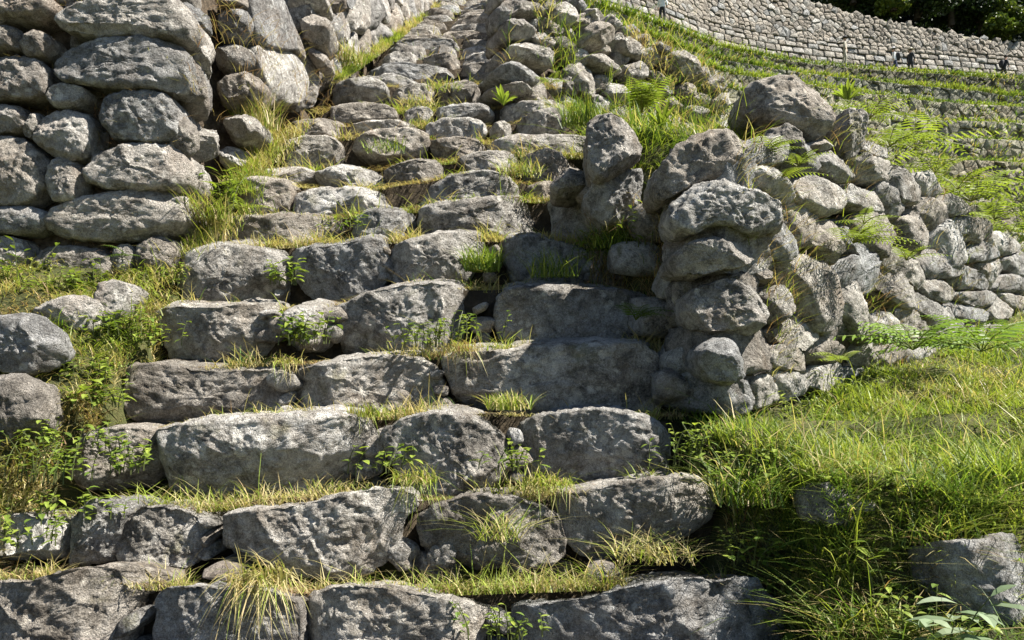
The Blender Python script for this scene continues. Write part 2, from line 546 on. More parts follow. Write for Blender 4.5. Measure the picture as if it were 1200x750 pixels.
stairs = root('stone_staircase', 'steep flight of rough granite steps with grassy joints climbing the middle', 'staircase')
rows = [
    (2.46, [
        Z('G', [(-260, 540), (-120, 525), (0, 512), (100, 515), (180, 480), (300, 462), (420, 462), (490, 490), (505, 530), (440, 580), (410, 680), (400, 870), (-100, 880), (-260, 860)]),
        Z('G', [(470, 600), (520, 545), (600, 530), (780, 528), (900, 540), (1030, 580), (1045, 640), (1030, 870), (460, 870), (455, 700)]),
        [(350, 690), (383, 677), (400, 675), (433, 676), (487, 683), (533, 692), (560, 703), (571, 717), (566, 740), (562, 790), (345, 790), (343, 740)],
        [(612, 710), (647, 700), (687, 692), (733, 677), (777, 668), (800, 665), (830, 665), (843, 672), (873, 667), (897, 668), (910, 687), (927, 703), (933, 717), (930, 790), (605, 790), (600, 740)]]),
    (2.757, [
        Z('G', [(-160, 300), (-60, 280), (60, 285), (190, 300), (210, 340), (215, 400), (120, 420), (-160, 420)]),
        Z('G', [(240, 300), (260, 260), (320, 230), (400, 228), (465, 255), (430, 310), (385, 370), (370, 420), (230, 420), (215, 340)]),
        Z('G', [(474, 255), (540, 245), (640, 265), (710, 300), (725, 340), (700, 400), (620, 435), (480, 440), (390, 430), (395, 360), (435, 310)]),
        [(258, 610), (263, 600), (293, 590), (340, 580), (400, 570), (440, 564), (467, 565), (480, 573), (483, 597), (467, 617), (457, 640), (420, 657), (400, 658), (330, 652), (270, 645), (258, 632)],
        Z('H', [(260, 340), (320, 270), (380, 230), (470, 210), (600, 215), (680, 235), (740, 260), (780, 330), (800, 400), (720, 440), (560, 450), (440, 460), (380, 440), (290, 400)]),
        Z('H', [(200, 420), (290, 405), (380, 440), (440, 470), (450, 530), (330, 535), (220, 520), (190, 470)]),
        Z('H', [(540, 500), (680, 450), (860, 465), (870, 540), (600, 550)]),
        [(653, 583), (683, 570), (727, 558), (767, 552), (800, 550), (823, 552), (843, 563), (855, 577), (850, 595), (820, 608), (800, 612), (770, 628), (730, 640), (700, 640), (677, 627), (660, 607)]]),
    (3.095, [
        [(72, 505), (100, 495), (150, 493), (172, 497), (180, 520), (172, 550), (120, 555), (80, 552), (66, 530)],
        [(170, 505), (200, 487), (260, 480), (330, 478), (385, 472), (420, 482), (428, 505), (430, 540), (400, 560), (350, 570), (290, 575), (235, 576), (195, 560), (172, 535)],
        [(445, 500), (470, 483), (500, 475), (530, 472), (560, 480), (590, 505), (600, 530), (590, 562), (550, 574), (510, 572), (475, 560), (450, 535)],
        [(608, 492), (640, 478), (690, 472), (735, 472), (765, 482), (785, 497), (790, 520), (775, 552), (720, 562), (660, 560), (620, 550), (605, 520)]]),
    (3.417, [
        [(147, 430), (153, 420), (180, 418), (213, 423), (247, 428), (293, 425), (330, 427), (335, 450), (330, 475), (293, 486), (247, 486), (200, 490), (167, 484), (147, 463)],
        [(337, 428), (370, 420), (410, 410), (450, 409), (490, 413), (510, 425), (517, 450), (512, 478), (470, 486), (410, 482), (350, 480), (337, 455)],
        [(517, 415), (533, 405), (567, 402), (600, 403), (613, 397), (660, 393), (707, 393), (753, 393), (770, 407), (776, 437), (773, 470), (733, 476), (667, 473), (613, 470), (567, 464), (535, 450), (520, 432)]]),
    (3.75, [
        [(170, 360), (187, 352), (233, 353), (283, 349), (310, 353), (320, 367), (313, 390), (303, 408), (260, 412), (217, 410), (190, 405), (175, 380)],
        Z('D', [(985, 330), (1010, 308), (1100, 303), (1160, 320), (1165, 380), (1130, 430), (1020, 430), (985, 390)]),
        [(390, 357), (420, 340), (460, 328), (500, 324), (530, 327), (550, 340), (557, 355), (540, 380), (500, 402), (460, 410), (415, 407), (395, 390)],
        [(580, 347), (597, 330), (640, 328), (683, 331), (735, 334), (765, 342), (770, 390), (730, 398), (653, 400), (607, 398), (583, 378)]]),
    (4.17, [
        [(197, 320), (207, 300), (227, 285), (253, 277), (290, 282), (320, 287), (328, 300), (325, 330), (313, 350), (273, 354), (233, 354), (210, 345), (198, 335)],
        [(333, 290), (360, 283), (400, 277), (430, 272), (447, 275), (452, 300), (447, 325), (420, 342), (400, 347), (365, 338), (340, 318)],
        [(455, 287), (473, 275), (510, 267), (540, 266), (563, 270), (567, 290), (543, 318), (493, 328), (460, 328), (455, 307)],
        [(587, 280), (600, 270), (627, 268), (647, 275), (677, 282), (690, 293), (690, 325), (633, 328), (607, 323), (590, 305)],
        [(690, 290), (720, 280), (750, 285), (757, 310), (745, 335), (700, 335)]]),
    (4.5, [
        [(243, 258), (270, 248), (320, 245), (370, 248), (393, 255), (398, 272), (350, 287), (300, 289), (260, 286), (242, 274)],
        [(413, 247), (435, 238), (470, 240), (485, 250), (484, 268), (460, 276), (425, 278), (411, 264)],
        [(490, 238), (510, 230), (560, 228), (598, 222), (613, 225), (627, 240), (627, 264), (590, 272), (540, 270), (500, 267), (488, 254)],
        [(640, 235), (665, 222), (700, 220), (730, 230), (737, 248), (725, 272), (680, 280), (650, 276), (637, 252)]]),
    (4.75, [
        [(273, 208), (290, 200), (310, 199), (335, 207), (340, 225), (332, 246), (290, 248), (273, 232)],
        [(340, 225), (360, 215), (400, 213), (430, 215), (455, 225), (456, 242), (440, 250), (400, 253), (355, 250), (338, 240)],
        [(488, 220), (513, 203), (550, 195), (573, 191), (593, 200), (608, 217), (602, 232), (567, 236), (500, 236), (484, 232)],
        [(615, 215), (640, 206), (668, 212), (675, 225), (655, 236), (622, 234)]]),
    (5.0, [
        [(300, 196), (325, 190), (355, 192), (370, 200), (360, 212), (315, 210)],
        [(365, 202), (385, 190), (410, 187), (435, 195), (450, 208), (448, 222), (410, 220), (375, 218)],
        [(450, 192), (470, 182), (500, 180), (517, 187), (519, 208), (500, 218), (470, 218), (450, 208)],
        [(535, 182), (555, 172), (580, 170), (605, 175), (610, 190), (590, 200), (550, 200), (535, 194)],
        [(610, 178), (640, 168), (660, 175), (672, 195), (650, 210), (625, 209), (611, 198)]]),
    (5.28, [
        [(323, 162), (345, 155), (385, 152), (397, 165), (396, 184), (370, 196), (340, 195), (322, 182)],
        Z('B', [(30, 505), (60, 460), (130, 435), (250, 428), (300, 450), (303, 495), (270, 545), (150, 555), (50, 545)]),
        [(503, 160), (530, 154), (555, 155), (568, 165), (562, 178), (530, 183), (505, 180)],
        [(568, 164), (600, 153), (640, 151), (685, 152), (692, 165), (686, 188), (650, 192), (610, 190), (570, 182)]]),
    (5.58, [
        [(333, 142), (350, 135), (385, 133), (398, 140), (396, 156), (360, 160), (335, 155)],
        [(405, 146), (430, 136), (465, 135), (490, 142), (492, 154), (450, 158), (410, 157)],
        [(498, 143), (520, 133), (555, 132), (570, 142), (568, 156), (535, 160), (500, 157)],
        [(572, 143), (590, 136), (602, 142), (600, 157), (575, 158)],
        [(603, 134), (630, 122), (662, 119), (672, 130), (668, 150), (640, 156), (608, 154)]]),
    (5.92, [
        [(376, 124), (400, 115), (440, 114), (462, 124), (464, 138), (425, 143), (385, 141)],
        [(466, 126), (485, 118), (505, 121), (508, 138), (480, 142), (467, 138)],
        [(510, 124), (535, 116), (565, 116), (580, 124), (578, 136), (540, 140), (512, 137)],
        [(583, 122), (605, 114), (645, 112), (668, 118), (665, 132), (620, 138), (586, 136)]]),
    (6.28, [
        [(383, 100), (395, 88), (430, 85), (449, 90), (454, 108), (445, 120), (400, 121), (384, 114)],
        [(456, 104), (475, 92), (500, 91), (508, 104), (505, 118), (470, 120), (457, 116)],
        [(510, 98), (530, 88), (552, 88), (562, 100), (560, 114), (530, 118), (512, 114)],
        [(564, 98), (585, 86), (625, 85), (643, 94), (642, 112), (600, 118), (567, 114)]]),
]
rg = np.random.default_rng(41)
Yp = 6.62
lx = lambda y: np.interp(y, [-30, -15, 0, 10, 25, 40, 60, 75, 95], [535, 520, 500, 486, 466, 455, 440, 415, 385])
rx = lambda y: np.interp(y, [-30, -15, 0, 60, 75, 95], [582, 583, 585, 592, 606, 655])
k = 0
while Yp < 15:
    zt = 2.27 + (Yp - 6.07) * 0.595
    yt = HOR - F * zt / Yp
    hpx = 0.30 / Yp * F
    a, b = float(lx(yt)), float(rx(yt))
    nst = (1 if rg.random() < .5 else 2) if Yp > 8.5 else (2 if rg.random() < .6 else 3)
    cuts = np.sort(np.r_[0, 1, (np.arange(1, nst) + rg.uniform(-.28, .28, nst - 1)) / nst])
    polys = []
    for i in range(nst):
        x0 = a + (b - a) * cuts[i] + 0.8; x1 = a + (b - a) * cuts[i + 1] - 0.8
        dy = rg.uniform(-2.5, 2.0)
        polys.append(box_outline(x0, x1, yt + dy, yt + hpx, rg))
    rows.append((Yp, polys))
    Yp += rg.uniform(0.36, 0.46) * (1.25 if k == 1 else 1)
    k += 1

row_info = []
row_tz = []
for n, (Y, polys) in enumerate(rows):
    allp = np.array([p for q in polys for p in q])
    tops = [min(p[1] for p in q) for q in polys]
    ztop = EYE + (HOR - float(np.median(tops))) / F * Y
    Yn = rows[n + 1][0] if n + 1 < len(rows) else Y + 0.4
    xl = (allp[:, 0].min() - 600) / F * Y - 0.12
    xr = (allp[:, 0].max() - 600) / F * Y + 0.10
    row_info.append((Y, Yn, ztop, xl, xr))
    # earth bed of this step
    nx = 30; ny = 6
    bx = np.linspace(xl, xr, nx); by = np.linspace(Y + 0.17, Yn + 0.15, ny)
    sc_ = sorted((0.5 * (min(p[0] for p in q) + max(p[0] for p in q)), min(p[1] for p in q)) for q in polys if not (n == 1 and min(p[1] for p in q) > 620))
    tz = EYE + (HOR - np.interp(600 + bx / Y * F, [a_[0] for a_ in sc_], [a_[1] for a_ in sc_])) / F * Y
    row_tz.append((bx, tz))
    X, YY = np.meshgrid(bx, by)
    ytop_ = float(np.median(tops))
    edge_ = np.minimum(1, np.minimum(bx - xl, xr - bx) / 0.12)[None]
    ZZ = tz[None] - 0.065 - 0.16 * (1 - edge_) + (YY - Y) * (np.clip((HOR - ytop_) / F, -1, 0.12) - 0.10) + 0.025 * fbm(np.stack([X * 7, YY * 7, 0 * X], -1), n, 3) + (YY - Y) * 0.10
    top = np.stack([X, YY, ZZ], -1)
    front = top[0].copy(); front[:, 2] -= 0.5; front[:, 1] += 0.03
    G = np.concatenate([front[None], top], 0)
    idx = np.arange(G.shape[0] * nx).reshape(-1, nx)
    q = np.stack([idx[:-1, :-1], idx[:-1, 1:], idx[1:, 1:], idx[1:, :-1]], -1).reshape(-1, 4)
    st = link('step', mesh_np('step', G.reshape(-1, 3), None, q, True, [M_SOIL]), stairs)
    res = 132 if Y < 3.2 else 104 if Y < 4.4 else 64 if Y < 5.7 else 44 if Y < 8 else 30
    for i, q in enumerate(polys):
        w = max(p[0] for p in q) - min(p[0] for p in q)
        r_ = res if w > 0.18 * F / Y * 1.2 else max(28, res * 2 // 3)
        sunk = 0.10 if (n == 1 and i in (5, 6)) else 0.0
        qc = 0.5 * (min(p[0] for p in q) + max(p[0] for p in q))
        q = [(qc + (p[0] - qc) * (1.035 if Y < 6.5 else 1.02), p[1]) for p in q]
        stone(st, q, Y + sunk + random.uniform(-0.02, 0.03), depth=min(0.42, Yn - Y + 0.10), res=r_, mat=M_STEP,
              batter=0.07, rnd=0.04 if Y < 6 else 0.025, back=0.97, tread=min(0.032, 0.2 * (max(p[1] for p in q) - min(p[1] for p in q)) / F * Y), sink=0.085 if Y < 5 else 0.03)

    # chinking stones wedged in the joints
    if Y < 4.4:
        if n == 0: CH = lib(M_STEP)
        srt = sorted(polys, key=lambda q: min(p[0] for p in q))
        for qa, qb in zip(srt[:-1], srt[1:]):
            jx = 0.5 * (max(p[0] for p in qa) + min(p[0] for p in qb))
            yt_ = max(min(p[1] for p in qa), min(p[1] for p in qb)); yb_ = min(max(p[1] for p in qa), max(p[1] for p in qb))
            if yb_ - yt_ < 8: continue
            for f_ in (0.45, 0.72, 0.95):
                wz = random.uniform(.05, .10)
                put_rock(st, CH[random.randrange(9)], P(jx + random.uniform(-5, 5), yt_ + (yb_ - yt_) * f_, Y + 0.12), (wz * random.uniform(1.2, 2), .16, wz * random.uniform(.8, 1.3)), roll=random.uniform(-.6, .6))

# hidden lower steps that lead up to the frame, so that the flight stands on the ground
for Y, zt in ((2.13, 0.57), (1.78, 0.29)):
    st = link('step', mesh_np('step', [(-1.9, Y + .05, 0), (1.0, Y + .05, 0), (1.0, Y + .05, zt - .05), (-1.9, Y + .05, zt - .05), (-1.9, Y + .5, zt - .03), (1.0, Y + .5, zt - .03)], None, [(0, 1, 2, 3), (3, 2, 5, 4)], False, [M_SOIL]), stairs)
    c = -1.85
    while c < 0.9:
        w = random.uniform(0.45, 0.7)
        y0 = HOR - (zt - EYE) / Y * F
        stone(st, box_outline(600 + c / Y * F, 600 + (c + w - .02) / Y * F, y0, y0 + 0.3 / Y * F, rg), Y, depth=0.4, res=48, mat=M_STEP)
        c += w

# ------------------------------------------------------------------ the left wall
left = root('stone_wall', 'tall wall of big rounded granite blocks left of the steps', 'stone wall')
Lpolys = [
    [(205, 70), (260, 20), (350, -10), (480, -25), (600, -10), (645, 30), (665, 90), (640, 140), (560, 122), (430, 114), (330, 124), (240, 104)],
    [(200, 230), (240, 170), (330, 138), (430, 124), (560, 128), (625, 160), (650, 230), (652, 300), (630, 325), (560, 312), (430, 306), (330, 298), (225, 285)],
    [(355, 390), (380, 340), (440, 320), (520, 316), (585, 335), (615, 390), (622, 450), (600, 485), (540, 490), (480, 490), (420, 492), (370, 470)],
    [(303, 590), (350, 540), (440, 505), (540, 500), (600, 515), (635, 560), (645, 620), (615, 660), (520, 662), (430, 662), (350, 655), (300, 630)],
    [(110, 460), (160, 410), (240, 385), (290, 400), (310, 450), (320, 510), (290, 550), (220, 560), (150, 530)],
    [(-120, 210), (-40, 195), (60, 190), (130, 205), (160, 240), (155, 320), (120, 345), (50, 347), (-60, 345), (-125, 300)],
    [(-80, 490), (60, 485), (110, 520), (160, 570), (152, 640), (120, 700), (40, 712), (-80, 705)],
    [(165, 580), (210, 550), (260, 570), (290, 620), (275, 690), (200, 708), (165, 680)],
    [(165, 770), (200, 722), (300, 692), (430, 672), (560, 667), (620, 700), (640, 760), (600, 820), (480, 842), (300, 838), (190, 815)],
    [(70, 140), (110, 100), (160, 120), (178, 160), (140, 198), (80, 185)],
    [(150, 325), (200, 290), (280, 300), (300, 335), (250, 375), (165, 368)],
    [(75, 470), (88, 410), (125, 385), (140, 430), (108, 485)],
    [(-60, 365), (60, 368), (85, 400), (82, 445), (40, 468), (-60, 462)],
    [(-80, 10), (60, -30), (140, -30), (185, 15), (150, 65), (60, 75), (-80, 80)],
    [(-60, 95), (50, 85), (70, 130), (60, 175), (-60, 180)],
    [(100, 920), (150, 872), (230, 862), (330, 872), (400, 910), (392, 985), (280, 1005), (150, 985)],
    [(-80, 830), (60, 835), (100, 880), (95, 970), (-80, 980)],
    [(470, 870), (520, 830), (590, 835), (612, 880), (600, 945), (540, 960), (480, 935)],
    [(-80, 715), (60, 722), (150, 735), (160, 790), (100, 825), (-80, 822)],
    [(390, 880), (420, 855), (465, 865), (475, 930), (450, 965), (400, 960)],
]
for i, q in enumerate(Lpolys):
    qm = np.mean(q, 0)
    q = [tuple(qm + (np.array(p) - qm) * 1.085) for p in q]
    stone(left, Z('A', q), lambda px: 4.1 + 0.0006 * np.clip(px - 150, 0, 200), depth=0.45, res=84 if i < 9 else 60, mat=M_LEFT, batter=0.08, rnd=0.045, sm=1, facet=(3, 7), flo=0.88)
# stones of the return, facing the steps
side = lambda px: np.interp(px, [200, 252, 262, 300, 360, 392, 430, 470, 510], [4.12, 4.62, 4.85, 4.95, 5.85, 6.2, 7.2, 8.6, 11.5])
for q in ([(655, 165), (700, 235), (742, 320), (752, 390), (735, 428), (690, 400), (660, 330)], [(625, 345), (665, 400), (698, 470), (698, 545), (660, 560), (630, 500)], [(650, 20), (690, -20), (740, 30), (757, 90), (742, 150), (700, 112), (668, 70)],
          [(668, 112), (702, 120), (742, 170), (757, 240), (742, 290), (702, 262), (672, 190)],
          [(660, 565), (700, 545), (735, 590), (730, 650), (690, 680), (655, 640)],
          [(700, 450), (755, 440), (785, 490), (770, 560), (720, 570), (692, 520)],
          [(620, 690), (665, 680), (690, 730), (680, 790), (645, 800)]):
    stone(left, Z('A', q), lambda px: 4.15 + (px - 215) * 0.011, inward=(-0.8, 0.6, 0), depth=0.3, res=48, mat=M_LEFT, rnd=0.09)
for q in ([(745, -40), (850, -40), (868, 0), (850, 20), (760, 20)], [(752, 40), (860, 22), (884, 60), (872, 112), (840, 140), (758, 132)],
          [(745, 160), (860, 150), (892, 180), (872, 230), (790, 250), (748, 232)], [(750, 290), (800, 252), (870, 242), (925, 270), (905, 340), (830, 372), (758, 362)],
          [(776, 410), (860, 385), (912, 420), (912, 470), (860, 502), (786, 485)], [(770, 500), (850, 510), (870, 570), (800, 600), (760, 560)]):
    stone(left, Z('A', q), 4.86, depth=0.35, res=48, mat=M_LEFT, rnd=0.09)
for q in ([(878, -20), (900, -80), (975, -80), (1005, 20), (1045, 130), (1040, 172), (960, 165), (900, 150), (886, 60)], [(896, 160), (960, 172), (1045, 180), (1065, 230), (1090, 310), (1040, 365), (950, 350), (915, 262)],
          [(1010, 60), (1030, 90), (1060, 160), (1070, 215), (1040, 190)]):
    qm = np.mean(q, 0); q = [tuple(qm + (np.array(p) - qm) * 1.1) for p in q]
    stone(left, Z('A', q), side, inward=(-0.93, 0.36, 0), depth=0.35, res=56, mat=M_LEFT, rnd=0.03, amp=0.5, facet=(2, 4), flo=0.9)
for q in ([(1030, 45), (1100, 25), (1162, 60), (1172, 120), (1142, 172), (1085, 150), (1042, 100)], [(990, -60), (1130, -60), (1155, 15), (1100, 22), (1040, 32), (1000, 10)],
          [(1085, 155), (1142, 178), (1150, 215), (1110, 230), (1085, 200)]):
    stone(left, Z('A', q), 5.9, depth=0.35, res=40, mat=M_LEFT, rnd=0.08)
# the upper run of the return
LL = lib(M_LEFT)
rg = np.random.default_rng(5)

def clip_half(poly, n, d):
    """keep the part of a convex polygon with p.n <= d"""
    out = []
    for i in range(len(poly)):
        a = poly[i]; b = poly[(i + 1) % len(poly)]
        fa = a[0] * n[0] + a[1] * n[1] - d; fb = b[0] * n[0] + b[1] * n[1] - d
        if fa <= 0: out.append(a)
        if (fa < 0 < fb) or (fb < 0 < fa):
            t = fa / (fa - fb)
            out.append((a[0] + t * (b[0] - a[0]), a[1] + t * (b[1] - a[1])))
    return out


def cells(pts, box, near=18, gap=0.0):
    """fitted cells round the points (voronoi), each drawn in by gap"""
    pts = np.asarray(pts, float)
    res_ = []
    for i, p in enumerate(pts):
        d2 = ((pts - p) ** 2).sum(1)
        o_ = np.argsort(d2)[1:near + 1]
        r_ = math.sqrt(d2[o_[-1]])
        poly = [(max(box[0], p[0] - r_), max(box[1], p[1] - r_)), (min(box[2], p[0] + r_), max(box[1], p[1] - r_)), (min(box[2], p[0] + r_), min(box[3], p[1] + r_)), (max(box[0], p[0] - r_), min(box[3], p[1] + r_))]
        for j in o_:
            nn = pts[j] - p
            L_ = math.hypot(*nn); nn = nn / L_
            poly = clip_half(poly, nn, float(nn @ p) + L_ / 2 - gap)
            if len(poly) < 3: break
        res_.append(poly)
    return res_


def poisson(box, r, rgen, asp=1.0, tries=0):
    """staggered, strongly jittered points about 1.3 r apart, x spacing stretched by asp"""
    r0 = r if not callable(r) else float(np.mean([r(np.array([a_, a_ * .37])) for a_ in np.linspace(0, 9, 60)]))
    dx, dz = r0 * 1.35 * asp, r0 * 1.2
    out = []
    k_ = 0
    zz_ = box[1] + dz * .4
    while zz_ < box[3]:
        n_ = int((box[2] - box[0]) / dx) + 1
        xx_ = box[0] + (np.arange(n_) + (k_ % 2) * .5) * dx + rgen.uniform(-.36, .36, n_) * dx
        out.append(np.c_[xx_, zz_ + rgen.uniform(-.34, .34, n_) * dz])
        zz_ += dz; k_ += 1
    out = np.vstack(out)
    keep = rgen.uniform(0, 1, len(out)) > .12
    out = out[keep & (out[:, 0] > box[0]) & (out[:, 0] < box[2])]
    return out

LXW = lambda y: np.interp(y, [4.9, 5.9, 7.8, 12, 15], [-1.70, -1.60, -1.50, -1.27, -1.15])
# plan along the wall: (distance up the steps, height above them)
up = poisson((6.0, -0.1, 14.8, 2.3), lambda p: 0.27, rg, 0.9, 5000)
for q in cells(up, (5.9, -0.15, 14.9, 2.35), 16, 0.008):
    if len(q) < 3: continue
    q = np.array(q)
    yq = q[:, 0]; zq = stairline(yq) + q[:, 1] - 0.05
    xq = LXW(yq) - 0.06 * q[:, 1]
    pxq = 600 + xq / yq * F; pyq = HOR - (zq - EYE) / yq * F
    cxy = q[:, 0].mean()
    off = rg.uniform(-0.05, 0.06)
    yfun = lambda px: np.interp(px, pxq[np.argsort(pxq)], yq[np.argsort(pxq)])
    stone(left, np.c_[pxq, pyq], yfun, inward=(-0.98, 0.1, 0), depth=0.3, res=40 if cxy < 8 else 28, mat=M_LEFT, batter=0.06, rnd=0.03, sm=1, exact=np.c_[xq + off, yq, zq])


def prism(foot, z0, z1, name, parent, mat, step=0.12, amp=0.05, seed=0, slope=None):
    """earth and rubble body: closed footprint carried from z0 to z1"""
    f = np.array(foot, float)
    per = np.linalg.norm(np.roll(f, -1, 0) - f, axis=1).sum()
    f = resample(f, max(12, int(per / step)))
    cen = f.mean(0)
    nz = max(3, int((z1 - z0) / step))
    G = []
    for k in range(nz + 1):
        t = k / nz
        s = 1 - 0.03 * t
        p = cen + (f - cen) * s
        zt = z1 if slope is None else z1 + slope(p[:, 0], p[:, 1])
        G.append(np.c_[p, z0 + (zt - z0) * t * np.ones(len(p))])
    G = np.array(G)
    G = G + amp * np.stack([fbm(G * 5 + 9 * k, seed + k, 3) for k in range(3)], -1)
    m = len(f)
    idx = np.arange((nz + 1) * m).reshape(nz + 1, m)
    q = np.stack([idx[:-1], np.roll(idx, -1, 1)[:-1], np.roll(idx, -1, 1)[1:], idx[1:]], -1).reshape(-1, 4)
    v = np.vstack([G.reshape(-1, 3), G[-1].mean(0)])
    t = np.stack([idx[-1], np.roll(idx[-1], -1), np.full(m, len(v) - 1)], 1)
    return link(name, mesh_np(name, v, t, q, True, [mat]), parent)


prism([(-4.5, 4.17), (-2.2, 4.16), (-1.95, 4.22), (-2.0, 4.95), (-1.86, 5.0), (-1.92, 5.9), (-1.75, 6.1), (-1.66, 7.8), (-1.42, 12), (-1.3, 15), (-4.5, 15)], 1.3, 4.1, 'rubble_core', left, M_PACK, 0.14, 0.04,
      slope=lambda x, y: np.maximum(0, (y - 5) * 0.55))
# courses above the frame and left of it
for i in range(26):
    x = -4.3 + (i % 13) * 0.185
    z = 3.72 + (i // 13) * 0.34
    put_rock(left, LL[i % 9], (x, 4.42, z), (random.uniform(.26, .38), .5, random.uniform(.3, .38)))
for i in range(16):
    put_rock(left, LL[i % 9], (-3.3 - (i % 4) * 0.3, 4.38, 2.0 + (i // 4) * 0.42), (random.uniform(.32, .42), .5, random.uniform(.36, .46)))
# small chinking stones in the joints of the face
for i in range(60):
    px, py = random.uniform(-20, 215), random.uniform(0, 320)
    put_rock(left, LL[i % 9], P(px, py, 4.34), (random.uniform(.08, .2), .22, random.uniform(.07, .16)), roll=random.uniform(-.4, .4))

# ------------------------------------------------------------------ the right wall
right = root('stone_wall', 'tumbled drystone wall with boulders on top, right of the steps', 'stone wall')
RW = lambda px: np.clip(-2.406 / ((np.asarray(px, float) - 600) / F - 1.0625), 3.2, 9)
RIN = (-0.67, 0.74, 0)
for q, Y in ((Z('F', [(55, 500), (110, 440), (190, 438), (230, 490), (240, 560), (190, 610), (110, 605), (65, 560)]), 3.08),
             (Z('F', [(5, 320), (40, 260), (130, 230), (220, 220), (300, 260), (322, 340), (290, 410), (230, 440), (140, 425), (35, 405)]), 3.2),
             (Z('F', [(-35, 150), (0, 110), (80, 78), (180, 80), (250, 110), (275, 150), (225, 185), (130, 200), (60, 225), (-25, 205)]), 3.2),
             ([(785, 240), (800, 222), (820, 212), (860, 210), (890, 220), (915, 235), (932, 250), (925, 270), (890, 275), (850, 262), (830, 266), (800, 278), (786, 262)], 3.2),
             ([(762, 220), (775, 190), (795, 165), (825, 150), (860, 151), (885, 165), (893, 185), (872, 206), (832, 210), (800, 224), (775, 238)], 3.3),
             (Z('B', [(865, 480), (872, 400), (890, 380), (960, 388), (1040, 430), (1072, 500), (1060, 545), (980, 600), (900, 640), (868, 570)]), 3.7),
             (Z('B', [(735, 620), (800, 572), (872, 600), (880, 660), (820, 690), (740, 680)]), 4.1),
             (Z('B', [(860, 660), (960, 590), (1060, 560), (1080, 640), (1050, 740), (950, 790), (870, 740)]), 3.85),
             (Z('C', [(218, 340), (240, 280), (300, 245), (380, 230), (430, 255), (500, 300), (545, 350), (552, 405), (512, 472), (462, 492), (420, 450), (340, 430), (240, 400)]), 3.75),
             (Z('C', [(270, 512), (310, 450), (380, 425), (440, 445), (457, 510), (452, 575), (400, 602), (330, 570), (280, 545)]), 3.55),
             (Z('C', [(545, 420), (570, 375), (620, 376), (682, 400), (684, 460), (640, 520), (592, 585), (558, 520)]), 3.95),
             (Z('F', [(-20, 225), (60, 235), (60, 262), (20, 330), (-30, 330)]), 3.42), (Z('F', [(240, 180), (300, 170), (335, 215), (300, 255), (240, 225)]), 3.35)):
    stone(right, q, Y, depth=0.42, res=96, mat=M_RIGHT, batter=0.05, rnd=0.035, amp=1.0, sm=1, facet=(9, 14), flo=0.8)
traced = [Z('C', [(238, 605), (300, 575), (370, 600), (402, 650), (392, 722), (330, 705), (258, 650)]), [(935, 208), (960, 200), (983, 212), (990, 235), (985, 254), (960, 257), (938, 240)],
          Z('C', [(460, 545), (530, 520), (592, 560), (612, 620), (570, 652), (500, 605)]), Z('C', [(470, 500), (520, 480), (545, 515), (490, 535)]),
          Z('F', [(440, 40), (540, 20), (582, 90), (577, 160), (540, 192), (470, 130)]), Z('F', [(345, 130), (420, 110), (520, 172), (557, 240), (552, 330), (540, 412), (452, 422), (440, 320), (400, 250), (350, 185)]),
          Z('F', [(600, 20), (650, -30), (722, -10), (762, 80), (740, 162), (662, 152), (612, 90)]), Z('F', [(572, 262), (610, 230), (642, 260), (664, 400), (662, 465), (620, 465), (588, 380), (560, 340)]),
          Z('F', [(322, 270), (370, 250), (402, 300), (392, 380), (340, 392), (322, 340)]), Z('F', [(670, 180), (742, 192), (802, 240), (832, 330), (780, 342), (700, 282)]),
          Z('C', [(560, 660), (620, 640), (700, 680), (730, 760), (640, 745), (570, 720)]), Z('C', [(610, 540), (690, 520), (730, 580), (720, 660), (650, 640), (620, 590)]),
          Z('C', [(730, 600), (790, 560), (850, 640), (840, 720), (770, 720), (735, 670)]), Z('F', [(770, 10), (830, -20), (890, 60), (880, 140), (820, 150), (775, 90)]),
          Z('F', [(900, 30), (960, 10), (1010, 90), (990, 200), (930, 210), (905, 120)]), Z('F', [(850, 230), (920, 220), (970, 270), (960, 320), (880, 310)])]
for q in traced:
    stone(right, q, RW, inward=RIN, depth=0.4, res=48, mat=M_RIGHT, batter=0.1, rnd=0.025, amp=1.0, sm=1, facet=(9, 14), flo=0.84)
LR = lib(M_RIGHT)
rg = np.random.default_rng(77)


def inside(poly, x, y):
    p = np.asarray(poly); x1, y1 = p[:, 0], p[:, 1]; x2, y2 = np.roll(x1, -1), np.roll(y1, -1)
    c = ((y1 > y) != (y2 > y)) & (x < (x2 - x1) * (y - y1) / (y2 - y1 + 1e-12) + x1)
    return bool(c.sum() % 2)


topline = lambda px: np.interp(px, [880, 930, 985, 1030, 1100, 1200, 1300], [165, 160, 150, 168, 212, 288, 320])
footline = lambda px: np.interp(px, [860, 900, 1000, 1100, 1200, 1300], [475, 470, 445, 418, 395, 380])
# irregular fitted stones fill the rest of the face, smaller with distance
rw_pts = [np.mean(q, 0) for q in traced]
tries = np.c_[rg.uniform(868, 1330, 9000), rg.uniform(140, 480, 9000)]
for p in tries:
    if not (topline(p[0]) + 6 < p[1] < footline(p[0])): continue
    sz = 34 * 3.4 / float(RW(p[0])) * (0.75 + 0.5 * ((p[0] * 7.3 + p[1] * 3.1) % 1))
    dd = np.array(rw_pts) - p
    dd = np.c_[dd[:, 0] * 0.8 - dd[:, 1] * 0.3, dd[:, 1] * 0.8 - dd[:, 0] * 0.35] * 1.05
    if np.hypot(dd[:, 0], dd[:, 1]).min() > sz and not any(inside(q, p[0], p[1]) for q in traced):
        rw_pts.append(p)
nreal = len(rw_pts)
for a_ in range(850, 1370, 18):
    rw_pts += [np.array([a_, topline(a_) - 14.0]), np.array([a_, footline(a_) + 24.0])]
